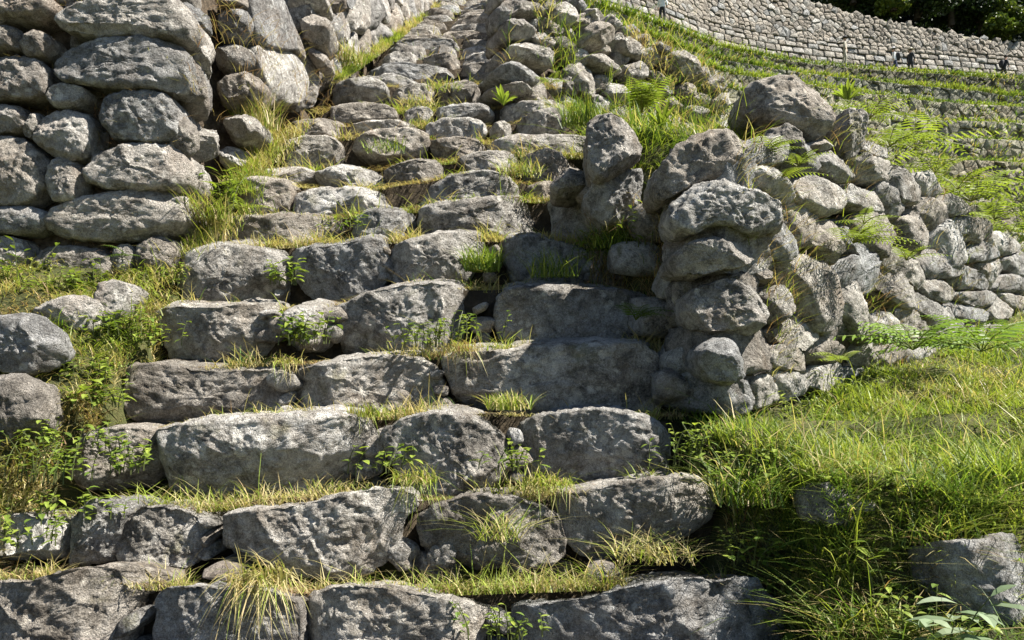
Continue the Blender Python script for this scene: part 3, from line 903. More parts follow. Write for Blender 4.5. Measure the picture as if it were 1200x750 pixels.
cl = cells(rw_pts, (850, 110, 1360, 510), 18, 0.6)[:nreal]
for i, q in enumerate(cl):
    if i < len(traced) or len(q) < 3: continue
    q = np.array(q)
    if np.ptp(q[:, 0]) < 5 or np.ptp(q[:, 1]) < 5 or np.ptp(q[:, 0]) > 110: continue
    q = q.mean(0) + (q - q.mean(0)) * 1.11
    off = rg.uniform(-0.035, 0.04)
    stone(right, q, lambda px: RW(px) + 0.05 + off, inward=RIN, depth=0.34, res=44 if q[:, 0].mean() < 1080 else 32, mat=M_RIGHT, batter=rg.uniform(-.25, .35), rnd=0.02, amp=1.0, sm=1, facet=(8, 13), flo=0.84)
prism([(0.62, 4.25), (0.72, 3.95), (0.98, 3.48), (1.16, 3.45), (2.5, 4.72), (4.5, 6.63), (8, 10.0), (8, 12), (1.0, 7.5), (0.62, 5.2)], 0.9, 2.25, 'rubble_core', right, M_PACK, 0.12, 0.06, 3,
      slope=lambda x, y: -0.05 * (x - 1) + 0.1 * (y - 4))
# stones in the shaded gap beside the steps
for i, (px, py, Y, w, h) in enumerate(((715, 250, 4.05, .26, .2), (760, 262, 3.9, .24, .22), (745, 305, 3.95, .3, .2), (790, 330, 3.7, .22, .22), (770, 370, 3.75, .3, .24), (800, 420, 3.55, .26, .24), (790, 455, 3.5, .24, .2), (700, 225, 4.2, .24, .16))):
    put_rock(right, LR[i % 9], P(px, py, Y), (w, .35, h), roll=random.uniform(-.2, .2))

# ------------------------------------------------------------------ the upper right wall
upper = root('stone_wall', 'upper broken drystone wall beside the top of the steps, below the terraces', 'stone wall')
UW = lambda px: np.interp(px, [560, 590, 700, 840], [6.3, 6.4, 6.9, 7.8])
Upolys = [[(560, 25), (590, -25), (700, -15), (722, 30), (682, 55), (580, 52)], [(563, 112), (575, 70), (640, 52), (690, 90), (692, 142), (620, 132), (570, 142)],
          [(583, 172), (610, 137), (700, 142), (762, 170), (772, 212), (730, 242), (640, 212), (590, 192)], [(745, 20), (790, -12), (832, 30), (832, 80), (790, 102), (750, 62)],
          [(690, 60), (740, 50), (790, 92), (780, 122), (710, 112)], [(740, 130), (800, 120), (842, 170), (842, 212), (782, 192), (750, 162)],
          [(782, 232), (820, 202), (902, 250), (922, 312), (892, 352), (830, 322)], [(770, 240), (832, 262), (842, 332), (790, 332)], [(922, 270), (1000, 290), (1032, 330), (982, 362), (930, 322)],
          [(840, 102), (900, 52), (962, 80), (972, 142), (900, 172), (850, 152)], [(962, 150), (1020, 112), (1092, 162), (1082, 202), (1000, 192)], [(1078, 222), (1130, 260), (1152, 312), (1100, 285)],
          [(1150, 180), (1230, 168), (1292, 240), (1270, 300), (1180, 260)], [(850, 190), (910, 180), (990, 230), (980, 270), (900, 240)], [(1000, 210), (1060, 205), (1090, 260), (1040, 290), (1000, 250)],
          [(1200, 280), (1250, 300), (1240, 350), (1180, 340)], [(520, 245), (620, 205), (690, 203), (732, 250), (702, 290), (620, 290), (540, 272)], [(505, 305), (640, 268), (700, 300), (690, 330), (560, 340)]]
for i, q in enumerate(Upolys):
    stone(upper, Z('B', q), UW if i < 16 else 5.95, inward=(-0.4, 0.9, 0), depth=0.4, res=40, mat=M_STEP, rnd=0.07)
rg = np.random.default_rng(3)
up_pts = [np.mean(Z('B', q), 0) for q in Upolys[:16]]
upoly = [Z('B', q) for q in Upolys]
for p in np.c_[rg.uniform(588, 850, 5000), rg.uniform(-25, 170, 5000)]:
    if not (np.interp(p[0], [590, 680, 740, 850], [-22, -10, 30, 88]) < p[1] < np.interp(p[0], [590, 700, 840], [130, 150, 170])): continue
    if np.hypot(*(np.array(up_pts) - p).T).min() > 17 and not any(inside(q, p[0], p[1]) for q in upoly):
        up_pts.append(p)
nreal = len(up_pts)
for a_ in range(575, 880, 14):
    up_pts += [np.array([a_, np.interp(a_, [590, 680, 740, 850], [-30, -18, 20, 76])]), np.array([a_, np.interp(a_, [590, 700, 840], [145, 166, 186])])]
for i, q in enumerate(cells(up_pts, (584, -35, 860, 190), 16, 0.4)[:nreal]):
    if i < 16 or len(q) < 3 or np.ptp(np.array(q)[:, 0]) > 42 or np.ptp(np.array(q)[:, 1]) > 42: continue
    off = rg.uniform(0, 0.14)
    stone(upper, np.array(q), lambda px: UW(px) + off, inward=(-0.4, 0.9, 0), depth=0.34, res=32, mat=M_STEP, batter=rg.uniform(-.2, .3), rnd=0.03, amp=1.2, sm=1)
prism([(0.3, 6.8), (0.8, 7.2), (2.1, 8.2), (3.2, 9.0), (3.0, 14), (0.5, 14), (0.35, 9)], 2.4, 4.35, 'rubble_core', upper, M_PACK, 0.2, 0.06, 8, slope=lambda x, y: 0.42 * np.clip(y - 7, 0, 9) - 0.40 * np.clip(x, 0, 3))
Yw = 7.0
while Yw < 13:
    xw = float(XR(Yw)) + 0.10
    zb = float(stairline(Yw)); zz = zb
    while zz < zb + 0.22:
        hh = random.uniform(.2, .36)
        put_rock(upper, LR[random.randrange(9)], (xw, Yw, zz + hh / 2), (.4, .46, hh * 1.1))
        zz += hh
    Yw += 0.4

# ------------------------------------------------------------------ loose boulders
for q, Y, lab in (([(-25, 370), (0, 365), (20, 365), (43, 373), (60, 393), (70, 410), (57, 421), (33, 426), (0, 424), (-25, 415)], 3.2, 'rounded grey boulder on the left bank, upper of the two at the frame edge'),
                  ([(-30, 437), (17, 437), (37, 447), (50, 467), (54, 490), (40, 505), (0, 512), (-30, 510)], 2.95, 'rounded grey boulder on the left bank, lower of the two at the frame edge'),
                  (Z('D', [(90, 297), (200, 280), (300, 290), (372, 340), (345, 385), (230, 390), (150, 350)]), 3.62, 'flat grey stone lying in the grass below the left wall'),
                  (Z('D', [(312, 245), (400, 228), (472, 250), (462, 300), (405, 372), (345, 350)]), 3.68, 'pointed pale stone standing at the left end of a step below the wall'),
                  (Z('I', [(890, 375), (1000, 357), (1200, 335), (1330, 340), (1330, 800), (1000, 800), (930, 700), (895, 500)]), 2.2, 'large flat-topped boulder in the bottom right corner'),
                  (Z('I', [(430, 240), (520, 195), (600, 210), (690, 240), (715, 310), (650, 360), (520, 345), (435, 310)]), 2.46, 'dark rock jutting from under the edge of the lawn'),
                  (Z('G', [(690, 515), (760, 487), (830, 507), (855, 540), (800, 560), (715, 540)]), 2.66, 'small flat stone lying on the lowest step, left'),
                  (Z('H', [(862, 545), (930, 510), (1000, 525), (970, 565), (880, 577)]), 2.62, 'small pitted stone lying on the lowest step, right'),
                  (Z('D', [(560, 1480), (600, 1460), (650, 1470), (640, 1490), (580, 1495)]), 2.85, 'small stone chip lying on the second step')):
    stone(None, q, Y, tread=0.04 if Y == 2.2 else None, sink=0.04 if Y == 2.46 else 0.05 if Y in (3.2, 2.95, 3.62, 3.68) else 0.0, depth=0.5 if Y < 2.4 else 0.26, res=64 if Y < 3.7 else 48, mat=M_RIGHT if q[0][0] > 700 else M_LEFT, name='boulder', label=lab, cat='boulder', group='loose boulders', back=0.7, rnd=0.07)

# ------------------------------------------------------------------ terraces
TP = [
    (18.9, [(660, -8), (700, 4), (743, 17), (787, 30), (841, 52), (917, 67), (1000, 77), (1100, 84), (1200, 91), (1360, 104)]),
    (17.1, [(660, 6), (722, 28), (765, 41), (808, 56), (852, 68), (917, 79), (1000, 90), (1100, 100), (1200, 110), (1360, 124)]),
    (15.7, [(660, 16), (740, 45), (787, 63), (852, 82), (950, 97), (1033, 108), (1100, 117), (1200, 123), (1360, 134)]),
    (14.1, [(660, 38), (740, 62), (800, 85), (870, 105), (950, 120), (1033, 130), (1100, 138), (1200, 142), (1360, 152)]),
    (12.5, [(680, 78), (800, 112), (870, 130), (950, 143), (1033, 152), (1100, 160), (1200, 163), (1360, 172)]),
    (11.0, [(780, 138), (900, 162), (1000, 175), (1100, 183), (1200, 187), (1360, 196)]),
    (9.5, [(850, 178), (1000, 198), (1100, 207), (1200, 212), (1360, 220)]),
    (8.1, [(900, 215), (1000, 226), (1100, 235), (1200, 240), (1360, 247)]),
    (6.8, [(950, 252), (1100, 264), (1200, 270), (1360, 277)]),
]


def contour(i, n=120):
    z, pts = TP[i]
    px = np.linspace(pts[0][0], pts[-1][0], n)
    py = np.interp(px, [p[0] for p in pts], [p[1] for p in pts])
    kk = np.array([1, 2, 3, 2, 1.0]); kk /= kk.sum()
    py = np.convolve(np.pad(py, 2, mode='edge'), kk, 'valid')
    py = py + (0 if i == 0 else 1.3) * vnoise(np.stack([px * .021, np.full(n, i * 7.3), np.zeros(n)], 1), 55) + (0 if i == 0 else .8) * vnoise(np.stack([px * .09, np.full(n, i * 3.3), np.zeros(n)], 1), 56)
    Y = (z - EYE) * F / (HOR - py)
    return np.stack([(px - 600) / F * Y, Y, np.full(n, z)], 1)


RK1 = [rock_data(300 + k, 1, amp=0.05, cuts=5) for k in range(10)]
RK2 = [rock_data(320 + k, 2, amp=0.06, cuts=6) for k in range(8)]


def rock_batch(items, src):
    """items: list of (centre, size, yaw, roll, k) -> one joined mesh"""
    V = []; T = []; o = 0
    for c, sz, yaw, roll, k in items:
        v, f = src[k % len(src)]
        p = v * np.array(sz)
        cr, sr = math.cos(roll), math.sin(roll)
        p = np.c_[p[:, 0] * cr + p[:, 2] * sr, p[:, 1], -p[:, 0] * sr + p[:, 2] * cr]
        cy, sy = math.cos(yaw), math.sin(yaw)
        p = np.c_[p[:, 0] * cy - p[:, 1] * sy, p[:, 0] * sy + p[:, 1] * cy, p[:, 2]] + np.array(c)
        V.append(p); T.append(f + o); o += len(v)
    return np.vstack(V), np.vstack(T)


def along(C, s):
    d = np.r_[0, np.cumsum(np.linalg.norm(np.diff(C[:, :2], axis=0), axis=1))]
    x = np.interp(s, d, C[:, 0]); y = np.interp(s, d, C[:, 1])
    x2 = np.interp(s + .3, d, C[:, 0]); y2 = np.interp(s + .3, d, C[:, 1])
    return x, y, math.atan2(y2 - y, x2 - x), d[-1]


def cell_stone(C, poly, bk, depth=0.3, bev=0.05, bulge=0.05, rgen=None):
    """one fitted far stone: polygon in (run along wall, height) -> verts, tris"""
    p = np.array(poly); n_ = len(p)
    cen = p.mean(0)
    ext = np.maximum(np.abs(p - cen).max(0), .02)
    off = rgen.uniform(-.05, .05)
    tl = rgen.uniform(-.25, .25)
    def ring(f, d_):
        q_ = cen + (p - cen) * f
        out = []
        for s_, z_ in q_:
            x_, y_, yaw_, _ = along(C, s_)
            dd = d_ + bk(z_) + off + tl * (z_ - cen[1])
            out.append((x_ - math.sin(yaw_) * dd, y_ + math.cos(yaw_) * dd, z_))
        return out
    f1 = 1 - np.clip(bev / ext, 0, .45)
    V = ring(np.ones(2), depth) + ring(np.ones(2), bev) + ring(f1, 0) + ring(np.zeros(2), -bulge)[:1]
    T = []
    for k_ in range(n_):
        a, b_ = k_, (k_ + 1) % n_
        for lv in (0, 1):
            o_ = lv * n_
            T += [(o_ + a, o_ + b_, o_ + n_ + b_), (o_ + a, o_ + n_ + b_, o_ + n_ + a)]
        T.append((2 * n_ + a, 2 * n_ + b_, 3 * n_))
    return np.array(V), np.array(T)


terr_lab = ['terrace wall directly below the tall back wall, topmost of the terraces', 'second terrace wall from the top, stone with grassy edge', 'third terrace wall from the top, stone with grassy edge',
            'fourth terrace wall from the top, stone with grassy edge', 'fifth terrace wall from the top, stone with grassy edge', 'sixth terrace wall from the top, stone with grassy edge',
            'seventh terrace wall from the top, partly hidden by ferns', 'eighth terrace wall from the top, mostly hidden by ferns', 'lowest terrace wall, hidden behind the ferns on the near wall']
rg = np.random.default_rng(9)
edge_pts = []
for i in range(len(TP)):
    C = contour(i)
    zb = TP[i + 1][0] - 0.15 if i + 1 < len(TP) else TP[i][0] - 1.5
    t = root('terrace_wall', terr_lab[i], 'terrace wall', 'curved stone terraces on the hillside')
    back = C.copy(); back[:, 1] += 4.2; back[:, 0] += 0.5
    mid1 = C.copy(); mid1[:, 1] += 0.40; mid1[:, 2] -= 0.04
    bot = C.copy(); bot[:, 1] += 0.2; bot[:, 2] = zb
    G = np.stack([bot, mid1, C + np.array([0, .55, .0]), back])
    G = G + 0.05 * fbm(G * 1.2, i, 2)[..., None]
    n = len(C)
    idx = np.arange(4 * n).reshape(4, n)
    q = np.stack([idx[:-1, :-1], idx[:-1, 1:], idx[1:, 1:], idx[1:, :-1]], -1).reshape(-1, 4)
    link('terrace_bed', mesh_np('terrace_bed', G.reshape(-1, 3), None, q, True, [M_TERR, M_TURF], np.repeat([0, 1, 1], n - 1)), t)
    tot = along(C, 0)[3]
    hgt = TP[i][0] - zb
    pts = poisson((0, 0, tot, hgt), lambda p: 0.20 + 0.16 * ((p[0] * 3.7 + p[1] * 1.3) % 1), rg, 1.5, int(tot * hgt * 26))
    V = []; T = []; o_ = 0
    for q in cells(pts, (0, 0, tot, hgt - 0.05), 14, 0.004):
        if len(q) < 3 or rg.random() < 0.05: continue
        v, f = cell_stone(C, [(a_, b_ + zb) for a_, b_ in q], lambda z_: 0.10 * (z_ - zb), 0.3, 0.04, 0.05, rg)
        V.append(v); T.append(f + o_); o_ += len(v)
    link('wall_stones', mesh_np('wall_stones', np.vstack(V), np.vstack(T), None, False, [M_TERR]), t, kind='stuff')
    edge_pts.append(C)

# the tall back wall
bw = root('retaining_wall', 'tall curved wall of fitted stones behind the uppermost terrace path', 'retaining wall')
C = contour(0); C[:, 1] += 1.9; C[:, 0] += 0.25
ztop = lambda px: np.interp(px, [660, 900, 985, 1060, 1130, 1200, 1360], [26.6, 24.7, 23.75, 23.1, 22.65, 22.3, 21.7])
pxC = 600 + C[:, 0] / C[:, 1] * F
bot = C.copy(); bot[:, 2] = 18.6; bot[:, 1] += 0.15
topc = C.copy(); topc[:, 2] = ztop(pxC) - 0.1; topc[:, 1] += 0.18 * (topc[:, 2] - 18.7) + 0.22
top2 = topc.copy(); top2[:, 1] += 8
G = np.stack([bot, topc, top2]); n = len(C)
idx = np.arange(3 * n).reshape(3, n)
q = np.stack([idx[:-1, :-1], idx[:-1, 1:], idx[1:, 1:], idx[1:, :-1]], -1).reshape(-1, 4)
link('wall_core', mesh_np('wall_core', G.reshape(-1, 3), None, q, True, [M_TERR, M_TURF], np.repeat([0, 1], n - 1)), bw)
rg = np.random.default_rng(21)
items = []
tot = along(C, 0)[3]
z = 18.7
row = 0
CZ = 21.3
while z < CZ - .1:                                        # fitted courses of larger blocks
    hh = rg.uniform(0.28, 0.42)
    s = rg.uniform(-.4, 0)
    while s < tot:
        w = rg.uniform(0.32, 0.85)
        j = lambda a_: rg.uniform(-a_, a_)
        q = [(s + .02, z + .04 + j(.04)), (s + .06, z + .015), (s + w - .06, z + .015 + j(.03)), (s + w - .015, z + .05 + j(.04)), (s + w - .02, z + hh - .06 + j(.04)), (s + w - .08, z + hh - .01 + j(.03)), (s + .08, z + hh - .01 + j(.03)), (s + .015, z + hh - .06 + j(.04))]
        items.append(q)
        s += w
    z += hh
    row += 1
CZ = z
pts = poisson((0, CZ, tot, 26.8), lambda p: 0.15 + 0.13 * ((p[0] * 5.1 + p[1] * 2.3) % 1), rg, 1.45, 16000)
for p, q in zip(pts, cells(pts, (0, CZ, tot, 26.8), 14, 0.007)):
    x, y, _, _ = along(C, p[0])
    if len(q) > 2 and p[1] < ztop(600 + x / y * F) - .08:
        items.append(q)


def area_px(q):
    q = np.array(q); x, y, _, _ = along(C, q[:, 0].mean())
    y += .2
    px = 600 + x / y * F; py = HOR - (q[:, 1].mean() - EYE) / y * F
    return np.ptp(q[:, 0]) * np.ptp(q[:, 1]) / y ** 2 if 715 < px < 1205 and py > -6 else 0


ar = np.array([area_px(q) for q in items])
pick = set(np.argsort(-ar)[:290].tolist())
V = []; T = []; o_ = 0
for k, q in enumerate(items):
    v, f = cell_stone(C, q, lambda z_: 0.18 * (z_ - 18.7), 0.3, 0.035, 0.035, rg)
    if k in pick:
        c = v.mean(0)
        link('stone', mesh_np('stone', v - c, f, None, False, [M_FAR]), bw, c)
    else:
        V.append(v); T.append(f + o_); o_ += len(v)
link('small_stones', mesh_np('small_stones', np.vstack(V), np.vstack(T), None, False, [M_FAR]), bw, kind='stuff')

# ------------------------------------------------------------------ grass and plants
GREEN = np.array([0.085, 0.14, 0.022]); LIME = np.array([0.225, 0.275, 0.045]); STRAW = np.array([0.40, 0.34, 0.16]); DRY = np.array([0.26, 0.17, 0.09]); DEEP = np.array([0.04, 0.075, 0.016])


def blades(base, h, wid, lean, az=None, curl=0.6, cols=((GREEN, .5), (LIME, .3), (STRAW, .2)), rgen=None, patch=None):
    """base (n,3); h, wid, lean arrays; returns verts, tris, colours: each blade a curved tapering strip"""
    rgen = rgen or RNG
    n = len(base)
    az = rgen.uniform(0, 2 * math.pi, n) if az is None else az
    d = np.stack([np.cos(az), np.sin(az), 0 * az], 1)
    side_a = az + math.pi / 2 + rgen.uniform(-.6, .6, n)
    sd = np.stack([np.cos(side_a), np.sin(side_a), 0 * az], 1)
    V = []
    for t, wf in ((0, 1.0), (0.4, 0.85), (0.75, 0.5), (1.0, 0)):
        out = lean * (t ** 1.6) * h
        up = h * (t - curl * lean * t * t * 0.55)
        c = base + d * out[:, None] + np.array([0, 0, 1.0]) * up[:, None]
        if wf:
            V += [c - sd * (wid * wf / 2)[:, None], c + sd * (wid * wf / 2)[:, None]]
        else:
            V.append(c)
    V = np.stack(V, 1)
    o = (np.arange(n) * 7)[:, None]
    tri = np.array([[0, 1, 3], [0, 3, 2], [2, 3, 5], [2, 5, 4], [4, 5, 6]])
    T = (o[:, :, None] + tri[None]).reshape(-1, 3)
    w = np.array([c[1] for c in cols], float); w /= w.sum()
    if patch is None:
        ch = rgen.choice(len(cols), n, p=w)
    else:
        cw = np.cumsum(w)
        ch = np.searchsorted(cw, np.clip(0.55 * patch + 0.45 * rgen.uniform(0, 1, n), 0, 0.9999))
        ch = np.clip(ch, 0, len(cols) - 1)
    cc = np.array([c[0] for c in cols])[ch] * rgen.uniform(0.7, 1.3, (n, 1)) * rgen.uniform(.92, 1.08, (n, 3))
    tip = np.array([1, 1, 1, 1, 1.0, 1.0, 1.0])
    Cc = cc[:, None, :] * tip[None, :, None]
    return V.reshape(-1, 3), T, Cc.reshape(-1, 3)


def join(parts):
    V, T, C_ = [], [], []
    o = 0
    for v, t, c in parts:
        V.append(v); T.append(t + o); C_.append(c); o += len(v)
    return np.vstack(V), np.vstack(T), np.vstack(C_)


def leaf_mesh(name, parts, mat=None):
    v, t, c = join(parts)
    return mesh_np(name, v, t, None, False, [mat or M_LEAF], None, c)


def patchn(p, sc=1.6, seed=4):
    return np.clip(0.5 + 0.75 * fbm(np.c_[p[:, :2] * sc, p[:, 2:] * sc], seed, 3), 0, 1)


MEADOW = ((GREEN, .34), (LIME, .47), (STRAW, .19))
DRYMIX = ((STRAW, .5), (LIME, .3), (DRY, .2))
JOINT = ((LIME, .40), (STRAW, .40), (GREEN, .2))

# lawn on the right
n = 110000
px = RNG.uniform(770, 1420, n); py = RNG.uniform(352, 640, n)
s_ = (HOR - py) / F
Y = 0.94 / (0.20 - s_)
x = (px - 600) / F * Y
z = ground_z(x, Y)
ok = (Y < wall_y(x) - 0.02) & (x > XR(Y) + 0.06) & (Y > 2.26) & (np.abs(z - lawn(x, Y)) < 0.3)
b = np.stack([x, Y, z - 0.01], 1)[ok]
pt = patchn(b, 2.2)
hh = RNG.gamma(2.4, 0.0125, len(b)) * (0.55 + 0.5 * patchn(b, 3.0, 9) + 0.6 * patchn(b, 11.0, 10) ** 2) * np.interp(b[:, 1], [2.3, 3.5, 6], [0.9, 1.1, 1.7]) + 0.015
lawn_parts = [blades(b, hh, RNG.uniform(.003, .006, len(b)) * np.interp(b[:, 1], [2.3, 6], [1, 1.8]), RNG.uniform(.2, 1.9, len(b)), cols=MEADOW, patch=1 - pt)]
# tall leaning blades and seed stalks
k = RNG.choice(len(b), 1000)
lawn_parts.append(blades(b[k], RNG.uniform(.10, .28, 1000), RNG.uniform(.003, .006, 1000), RNG.uniform(.4, 1.6, 1000), cols=((LIME, .5), (STRAW, .5))))
link('meadow_grass', leaf_mesh('meadow_grass', lawn_parts), label='bright green grass covering the lawn below the right wall', cat='grass', kind='stuff')

# left bank
n = 30000
x = RNG.uniform(-3.4, -1.75, n); y = RNG.uniform(2.0, 4.15, n)
z = np.where(y > 2.55, np.maximum(ground_z(x, y), stairline(y) - 0.10), ground_z(x, y))
b = np.stack([x, y, z - 0.015], 1)
ok = (x < XL(y) + 0.22 * RNG.uniform(0, 1, n)) & (patchn(b, 2.5, 31) > 0.3)
b = b[ok]
hh = RNG.gamma(2.2, 0.017, len(b)) * (.5 + patchn(b, 3.5, 33)) + 0.012
link('bank_grass', leaf_mesh('bank_grass', [blades(b, hh, RNG.uniform(.003, .006, len(b)), RNG.uniform(.4, 2.0, len(b)), cols=((GREEN, .18), (LIME, .30), (STRAW, .37), (DRY, .15)), patch=patchn(b, 2.0, 12))]),
     label='yellowing grass on the left bank below the wall', cat='grass', kind='stuff')

# grass in the joints of the steps
bs = []
for (Y, Yn, zt, xl, xr), (tzx, tzz) in zip(row_info, row_tz):
    m = int((xr - xl) * (2200 if Y < 4.4 else 1000 if Y < 6.5 else 300))
    x = RNG.uniform(xl, xr, m)
    y = Yn - 0.05 - RNG.gamma(1.6, 0.05, m)
    p = np.stack([x, y, np.interp(x, tzx, tzz) - 0.075 + (y - Y) * min(.12, (zt - EYE) / Y)], 1)
    p = p[(patchn(p, 3.1, 61) > (0.40 if Y < 4 else 0.48 if Y < 6 else .62)) & (y > Y + 0.08)]
    bs.append(p)
b = np.vstack(bs)
hh = RNG.gamma(2.4, 0.016, len(b)) * (0.4 + 1.3 * patchn(b, 5.0, 62)) + 0.012
parts = [blades(b, hh, RNG.uniform(.0025, .005, len(b)) * np.interp(b[:, 1], [2.4, 8], [1, 2.2]), RNG.uniform(.4, 1.4, len(b)), cols=JOINT, patch=patchn(b, 2.0, 15))]
# flattened straw and litter on the treads
lt = []
for (Y, Yn, zt, xl, xr), (tzx, tzz) in zip(row_info, row_tz):
    if Y > 6.5: break
    m = int((xr - xl) * 700)
    x = RNG.uniform(xl, xr, m); y = RNG.uniform(Y + .12, Yn + .02, m)
    lt.append(np.stack([x, y, np.interp(x, tzx, tzz) - 0.060 + (y - Y) * min(.12, (zt - EYE) / Y)], 1))
lt = np.vstack(lt)
parts.append(blades(lt, RNG.uniform(.02, .07, len(lt)), np.full(len(lt), .003), RNG.uniform(1.2, 2.2, len(lt)), curl=.9, cols=((STRAW, .5), (DRY, .3), (LIME, .2)), patch=patchn(lt, 3, 66)))
k = RNG.choice(len(b), 500)
parts.append(blades(b[k], RNG.uniform(.08, .22, 500), np.full(500, .003), RNG.uniform(.6, 1.6, 500), cols=DRYMIX, az=RNG.normal(-math.pi / 2, .9, 500)))
link('joint_grass', leaf_mesh('joint_grass', parts), label='short yellow-green grass growing in the joints of the steps', cat='grass', kind='stuff')

def on_ground(px, py, y0, y1, n_=90):
    """where sight lines through these photo pixels first meet the ground"""
    hit = np.full(len(px), np.nan)
    for Y_ in np.linspace(y0, y1, n_):
        x_ = (px - 600) / F * Y_; z_ = EYE + (HOR - py) / F * Y_
        under = np.isnan(hit) & (ground_z(x_, np.full(len(px), Y_)) >= z_)
        hit[under] = Y_
    ok_ = ~np.isnan(hit)
    return P(px[ok_], py[ok_], hit[ok_])


def dense(px0, px1, py0, py1, n_, y0, y1, hm, label, name, cols, cond=None):
    p = on_ground(RNG.uniform(px0, px1, n_), RNG.uniform(py0, py1, n_), y0, y1)
    if cond is not None: p = p[cond(p)]
    h_ = RNG.gamma(2.2, hm / 2.2, len(p)) * (.5 + patchn(p, 4, 35)) + .01
    link(name, leaf_mesh(name, [blades(p - np.array([0, 0, .01]), h_, RNG.uniform(.003, .006, len(p)), RNG.uniform(.4, 1.9, len(p)), cols=cols, patch=patchn(p, 2.5, 36))]), label=label, cat='grass', kind='stuff')


dense(-40, 250, 310, 690, 26000, 2.3, 4.3, .035, 'short green and straw turf on the left bank', 'bank_turf', ((GREEN, .16), (LIME, .26), (STRAW, .40), (DRY, .18)), lambda p: p[:, 0] < XL(p[:, 1]) + .14)
dense(640, 900, 90, 200, 9000, 3.6, 7.5, .07, 'green and dry grass on the steep bank behind the near wall end', 'bank_grass', ((GREEN, .25), (LIME, .4), (STRAW, .25), (DRY, .1)), lambda p: (p[:, 0] > XR(p[:, 1])) & (p[:, 1] > 3.75))

dense(850, 1130, 560, 770, 12000, 1.7, 3.2, .065, 'shady weeds and dead grass lining the ditch', 'ditch_grass', ((GREEN, .40), (LIME, .22), (STRAW, .2), (DRY, .18)), lambda p: p[:, 0] > XR(p[:, 1]) - .05)

n = 5200
px = RNG.uniform(592, 850, n); py = RNG.uniform(-20, 175, n)
b = P(px, py, UW(px) + RNG.uniform(-.02, .12, n))
b = b[(patchn(b, 2.6, 83) > .52) & (py > np.interp(px, [590, 680, 740, 850], [-20, -8, 32, 88]))]
link('wall_face_grass', leaf_mesh('wall_face_grass', [blades(b, RNG.gamma(2.4, .035, len(b)) + .02, RNG.uniform(.004, .008, len(b)), RNG.uniform(.5, 1.8, len(b)), az=RNG.normal(-1.4, .9, len(b)), cols=((LIME, .35), (GREEN, .2), (STRAW, .25), (DRY, .2)), patch=patchn(b, 1.5, 84))]), label='green and brown grass sprouting from the upper right wall', cat='grass', kind='stuff')

# strip of wispy grass at the foot of the left wall, beside the steps
n = 15000
y = 4.15 + RNG.beta(1.0, 1.6, n) * 8
wl = np.interp(y, [4.1, 5, 5.9, 7.8, 12, 15], [-1.86, -1.76, -1.62, -1.46, -1.2, -1.1])
x = wl + RNG.gamma(1.3, 0.055, n)
z = stairline(y) - 0.08
b = np.stack([x, y, z], 1)
b = b[(x < wl + np.interp(y, [4, 5.2, 6, 12], [.3, .26, .13, .10])) & (patchn(b, 1.8, 90) > 0.42)]
hh = (RNG.gamma(2.6, 0.026, len(b)) + 0.02) * np.interp(b[:, 1], [4, 6, 8], [1, .8, .6])
link('wall_foot_grass', leaf_mesh('wall_foot_grass', [blades(b, hh, RNG.uniform(.003, .006, len(b)) * np.interp(b[:, 1], [4, 12], [1, 2.5]), RNG.uniform(.3, 1.0, len(b)), cols=((STRAW, .42), (LIME, .43), (GREEN, .15)), patch=patchn(b, 1.3, 23))]),
     label='wispy pale grass along the foot of the left wall', cat='grass', kind='stuff')

# withered grass and twigs in the wall joints
n = 4200
px = RNG.uniform(-20, 240, n); py = RNG.uniform(-10, 320, n)
b = P(px, py, 4.16 + RNG.uniform(0, .1, n))
b = b[patchn(b, 4.5, 71) > 0.62]
az = RNG.normal(-math.pi / 2, 0.9, len(b))
parts = [blades(b, RNG.uniform(.03, .13, len(b)), np.full(len(b), .0025), RNG.uniform(.6, 2.0, len(b)), az=az, curl=1.0, cols=((np.array([.30, .19, .12]), .6), (STRAW, .3), (np.array([.22, .1, .07]), .1)))]
n = 700
px = RNG.uniform(250, 400, n); py = RNG.uniform(0, 170, n)
b = P(px, py, np.interp(px, [250, 300, 360, 400], [4.75, 4.85, 5.7, 6.1]))
b = b[patchn(b, 3.5, 73) > 0.55]
parts.append(blades(b, RNG.uniform(.03, .12, len(b)), np.full(len(b), .003), RNG.uniform(.6, 2.0, len(b)), az=RNG.normal(-.8, .8, len(b)), cols=((np.array([.30, .19, .12]), .6), (STRAW, .4))))
link('withered_grass', leaf_mesh('withered_grass', parts), label='withered brown grass and twigs in the joints of the left wall', cat='dry grass', kind='stuff')

# dead grass hanging in the shaded gap and joints of the right wall
n = 3500
px = RNG.uniform(690, 800, n); py = RNG.uniform(240, 480, n)
b = P(px, py, np.interp(px, [690, 760, 810], [4.15, 3.85, 3.6]) + RNG.uniform(-.08, .1, n))
b = b[patchn(b, 3, 77) > 0.35]
az = RNG.normal(-math.pi / 2, 0.8, len(b))
parts = [blades(b, RNG.uniform(.06, .22, len(b)), np.full(len(b), .003), RNG.uniform(.6, 2.0, len(b)), az=az, curl=1.3, cols=((DRY, .5), (STRAW, .3), (GREEN, .2)))]
n = 5000
px = RNG.uniform(860, 1230, n); py = RNG.uniform(150, 450, n)
b = P(px, py, RW(px) + 0.06)
tl = np.array([float(topline(a)) for a in px])
b = b[(patchn(b, 4, 79) > 0.60) & (py > tl)]
parts.append(blades(b, RNG.uniform(.03, .14, len(b)), np.full(len(b), .0035), RNG.uniform(.6, 1.8, len(b)), az=RNG.normal(-.8, .8, len(b)), cols=((DRY, .4), (STRAW, .3), (LIME, .3))))
link('hanging_dry_grass', leaf_mesh('hanging_dry_grass', parts), label='dead brown grass hanging in the gaps of the right wall', cat='dry grass', kind='stuff')

